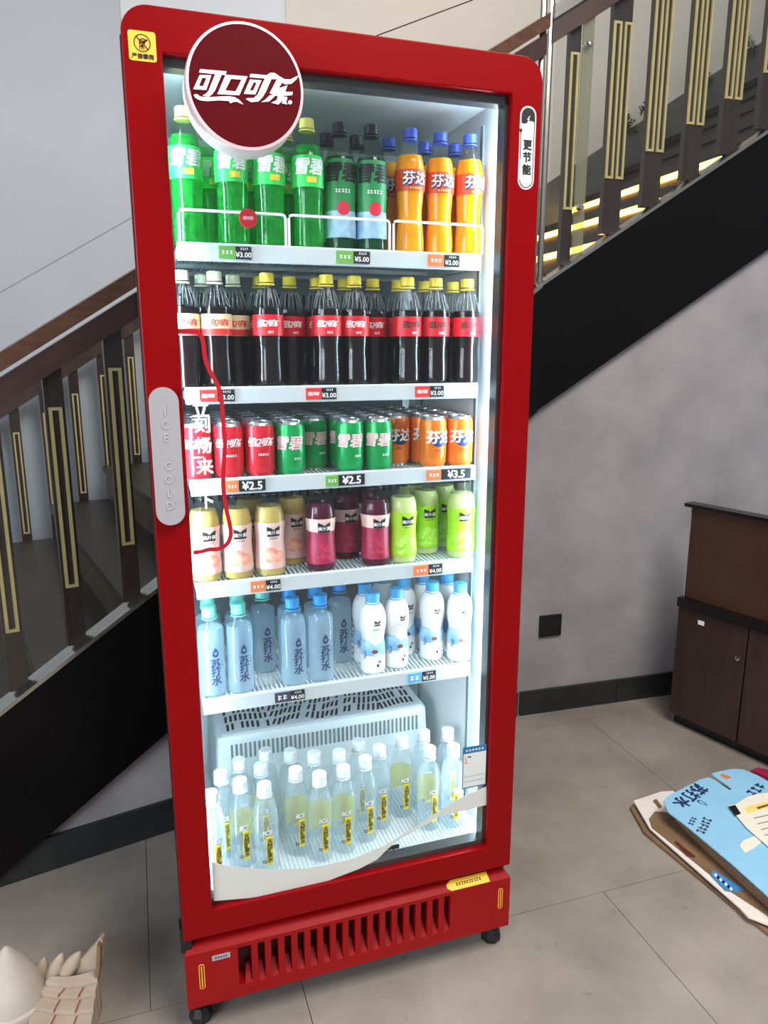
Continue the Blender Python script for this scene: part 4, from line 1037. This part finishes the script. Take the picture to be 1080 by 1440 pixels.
for a in range(7): sheet([(1004+a*3.6, 1229+a*3.2), (1007+a*3.6, 1228+a*3.2), (1009+a*3.6, 1232+a*3.2), (1006+a*3.6, 1233+a*3.2)], .0284, .0006, 'print_mark', M['ink' if a % 2 else 'white'], t)
sheet([(948, 1184), (952, 1183), (962, 1192), (978, 1204), (975, 1206), (966, 1203)], .0275, .001, 'print_mark', M['brownink'], t)
t = thing('blue_flat_carton', 'flattened light blue soda water carton lying on the floor', 'cardboard')
bz = .075
sheet([(933, 1126), (940, 1119), (985, 1096), (997, 1093), (1004, 1096), (1026, 1111), (1029, 1109), (1000, 1088), (1006, 1086), (1030, 1081), (1045, 1082), (1065, 1090), (1090, 1104), (1230, 1180), (1230, 1390), (1080, 1260), (1030, 1215), (963, 1159), (940, 1142)], bz, .004, 'top_sheet', M['bluecard'], t)
sheet([(937, 1132), (963, 1162), (1030, 1219), (1080, 1264), (1230, 1394), (1230, 1200), (1060, 1110)], bz-.010, .004, 'lower_sheet', M['cardbrown'], t)
sheet([(950, 1140), (975, 1165), (1030, 1216), (1080, 1260), (1220, 1380), (1210, 1200), (1060, 1120)], bz-.016, bz-.016-.028, 'folded_flaps', M['cardbrown'], t)
def floortext(s, px, py, z, size, ang, m, name, parent, bold=.05, flip=1, sp=1.):
    c = AZ(px, py, z); q = MB(); ca, sa_ = math.cos(ang), math.sin(ang)
    place2d(q, text2d(s, size, bold*.6*size, 0, sp), lambda x, y: (c.x+x*ca-y*sa_, c.y+x*sa_+y*ca, z)); return ob(name, q, m, parent)
p0 = AZ(958, 1135, bz); p1 = AZ(992, 1108, bz); ang = math.atan2(p1.y-p0.y, p1.x-p0.x)
floortext('苏打水', 971, 1119, bz+.0007, .050, ang+math.pi, M['navyink'], 'carton_lettering', t, .05)
c = AZ(983, 1158, bz+.0007); q = MB(); b_ = ang+math.pi+.2
place2d(q, join2d(off2d(marks2d(5, .085, .026, 17), 0, .014), off2d(marks2d(3, .045, .018, 18), 0, -.018)), lambda x, y: (c.x+x*math.cos(b_)-y*math.sin(b_), c.y+x*math.sin(b_)+y*math.cos(b_), bz+.0007)); ob('carton_small_print', q, M['tagnavy'], t)
c = AZ(1063, 1110, bz+.0007); q = MB()
place2d(q, marks2d(3, .085, .032, 19), lambda x, y: (c.x+x*math.cos(ang)-y*math.sin(ang), c.y+x*math.sin(ang)+y*math.cos(ang), bz+.0007)); ob('carton_logo', q, M['navyink'], t)
c = AZ(988, 1129, bz+.0008); q = MB()
dr = [(.011*math.sin(a_)*(.5-.5*math.cos(a_))**.6, .016*math.cos(a_)) for a_ in [k*2*math.pi/16 for k in range(16)]]
for i in range(16):
    j = (i+1) % 16
    def rt(p, k):
        x, y = p[0]*k, p[1]*k; b_ = ang+math.pi; return (c.x+x*math.cos(b_)-y*math.sin(b_), c.y+x*math.sin(b_)+y*math.cos(b_), c.z)
    q.add([rt(dr[i], 1), rt(dr[j], 1), rt(dr[j], .72), rt(dr[i], .72)], [(0, 1, 2, 3)])
ob('drop_mark', q, M['navyink'], t)
sheet([(1040, 1189), (1045, 1182), (1062, 1175), (1072, 1183), (1060, 1193), (1048, 1199)], bz+.0007, .0005, 'clear_tape', M['paper'], t)
sheet([(1012, 1090), (1016, 1088), (1029, 1093), (1022, 1096)], bz+.0007, .0005, 'side_print', M['tagorange'], t)
t = thing('printed_sheet', 'cream printed paper sheet lying on the blue carton', 'paper')
pz = bz+.006
sheet([(1024, 1133), (1034, 1131), (1050, 1121), (1062, 1117), (1090, 1113), (1160, 1136), (1152, 1240), (1080, 1190), (1050, 1164)], pz, .0012, 'sheet', M['paper'], t)
sheet([(1024, 1134), (1034, 1132), (1042, 1144), (1034, 1147)], pz+.0006, .0004, 'corner_print', M['ink'], t)
sheet([(1047, 1137), (1058, 1132), (1110, 1120), (1118, 1126), (1052, 1143)], pz+.0006, .0004, 'yellow_band', M['ycap2'], t)
sheet([(1064, 1135), (1080, 1130.5), (1081, 1133), (1066, 1138)], pz+.0010, .0003, 'band_print', M['brown'], t)
for k in range(5): sheet([(1060+k*5, 1150+k*8), (1100+k*5, 1141+k*8), (1100+k*5, 1142.2+k*8), (1060+k*5, 1151.2+k*8)], pz+.0006, .0003, 'text_line', M['backslot'], t)
# dark red package edge behind the carton
t = thing('red_package', 'dark red package lying behind the blue carton against the counter', 'package')
w = [AZ(x, y, .03) for x, y in ((1056, 1083), (1066, 1079), (1100, 1087), (1160, 1110), (1150, 1122))]
q = MB(); q.poly([(p.x, p.y) for p in w], lambda x, y, d: (x, y, .03-.03*d), 1.); ob('wrap', q, M['lbgrape'], t)
# ================================================================== CARVED STONE PIECES, BOTTOM LEFT
tip = AZ(8, 1331, .185)
f = thing('stone_finial', 'pointed pale stone finial with ringed base beside the carved stone roof', 'ornament', (tip.x, tip.y, 0))
q = MB(); q.lathe([(.064, .066), (.061, .082), (.047, .118), (.028, .152), (.012, .175), (.004, .184), (.0, .185)], 36); ob('cone', q, M['stonew'], f, True)
q = MB(); q.lathe([(.060, .030), (.068, .036), (.072, .048), (.069, .061), (.062, .0665)], 36); ob('ring', q, M['stonew'], f, True)
q = MB(); q.lathe([(.060, 0), (.072, .004), (.075, .012), (.071, .018), (.075, .022), (.070, .0305)], 36); ob('base', q, M['stonedk'], f, True)
t = thing('carved_stone_roof', 'beige carved stone roof piece with layered tile courses and upturned corner', 'ornament')
LV = [(.040, (34, 1462), (125, 1470)), (.052, (40, 1440), (128, 1444)), (.064, (47, 1418), (131, 1421)), (.077, (55, 1397), (134, 1398)), (.090, (64, 1383), (137, 1379)), (.098, (72, 1373), (139, 1362))]
def lerp(a, b, k): return a+(b-a)*k
for i in range(5):
    z0_, a0, b0 = LV[i]; z1_, a1, b1 = LV[i+1]; n_ = 12; q = MB(); vs = []
    for k in range(n_+1):
        u = k/n_; sag = 5*math.sin(math.pi*u)
        p = AZ(lerp(a0[0], b0[0], u), lerp(a0[1], b0[1], u)+sag, z0_); r_ = AZ(lerp(a1[0], b1[0], u), lerp(a1[1], b1[1], u)+sag, z0_+.004)
        vs += [Vector((p.x, p.y, 0)), p-Vector((0, 0, .003)), p+Vector((0, .002, .003)), Vector((r_.x, r_.y, z0_+.005)), Vector((r_.x, r_.y, 0))]
    fs = [(k*5+j, k*5+(j+1) % 5, k*5+5+(j+1) % 5, k*5+5+j) for k in range(n_) for j in range(5)]
    fs += [tuple(range(5)), tuple(n_*5+j for j in range(4, -1, -1))]
    q.add(vs, fs); o = ob('tile_course', q, M['stone'], t)
    for uu in (.34, .70):
        if i > 3: continue
        p = AZ(lerp(a0[0], b0[0], uu), lerp(a0[1], b0[1], uu)+3, z0_+.004); r_ = AZ(lerp(a1[0], b1[0], uu)+2, lerp(a1[1], b1[1], uu)+9, z0_+.0055)
        q = MB(); w_ = Vector((RT.x, RT.y, 0))*.0009
        q.hexa([p-w_-Vector((0, 0, .003)), p+w_-Vector((0, 0, .003)), r_+w_-Vector((0, 0, .003)), r_-w_-Vector((0, 0, .003)), p-w_+Vector((0, 0, .0012)), p+w_+Vector((0, 0, .0012)), r_+w_+Vector((0, 0, .0012)), r_-w_+Vector((0, 0, .0012))]); ob('joint', q, M['brown'], o)
# upturned corner: a thick slab rising to its tip
pb_ = AZ(139, 1362, .098); pn = Vector((RT.y, -RT.x, 0))
def CQ(px, py, d=0.):
    p = AP(px, py, pb_, pn); return p-pn*d
for name, out_ in (('upturned_corner', [(58, 1393), (90, 1366), (118, 1346), (131, 1332), (141, 1318), (144, 1321), (143, 1350), (139, 1366), (137, 1382), (60, 1398)]),):
    q = MB(); q.poly(out_, lambda x, y, d: CQ(x, y, .014*d), 1.); ob(name, q, M['stone'], t)
q = MB(); q.poly([(141.5, 1318), (146, 1322), (145, 1352), (141, 1375), (137, 1405), (132, 1440), (128, 1470), (122, 1470), (134, 1400), (139, 1366)], lambda x, y, d: CQ(x, y, -.02+.012*d), 1.); ob('side_edge', q, M['cardbrown'], t)
for (x0_, y0_, x1_, y1_, rr_) in ((46, 1396, 62, 1348, .019), (66, 1392, 87, 1342, .017), (88, 1375, 112, 1340, .016)):
    A = CQ(x0_, y0_, -.004); B = CQ(x1_, y1_, .004); dv = B-A; n_ = 8; Lh = dv.length
    q = MB(); q.lathe([(.001, 0), (rr_*.75, Lh*.12), (rr_, Lh*.4), (rr_*.85, Lh*.68), (rr_*.4, Lh*.92), (.0005, Lh)], 14)
    o = ob('leaf_tile', q, M['stone'], t, True); o.location = A; o.rotation_euler = dv.to_track_quat('Z', 'Y').to_euler()
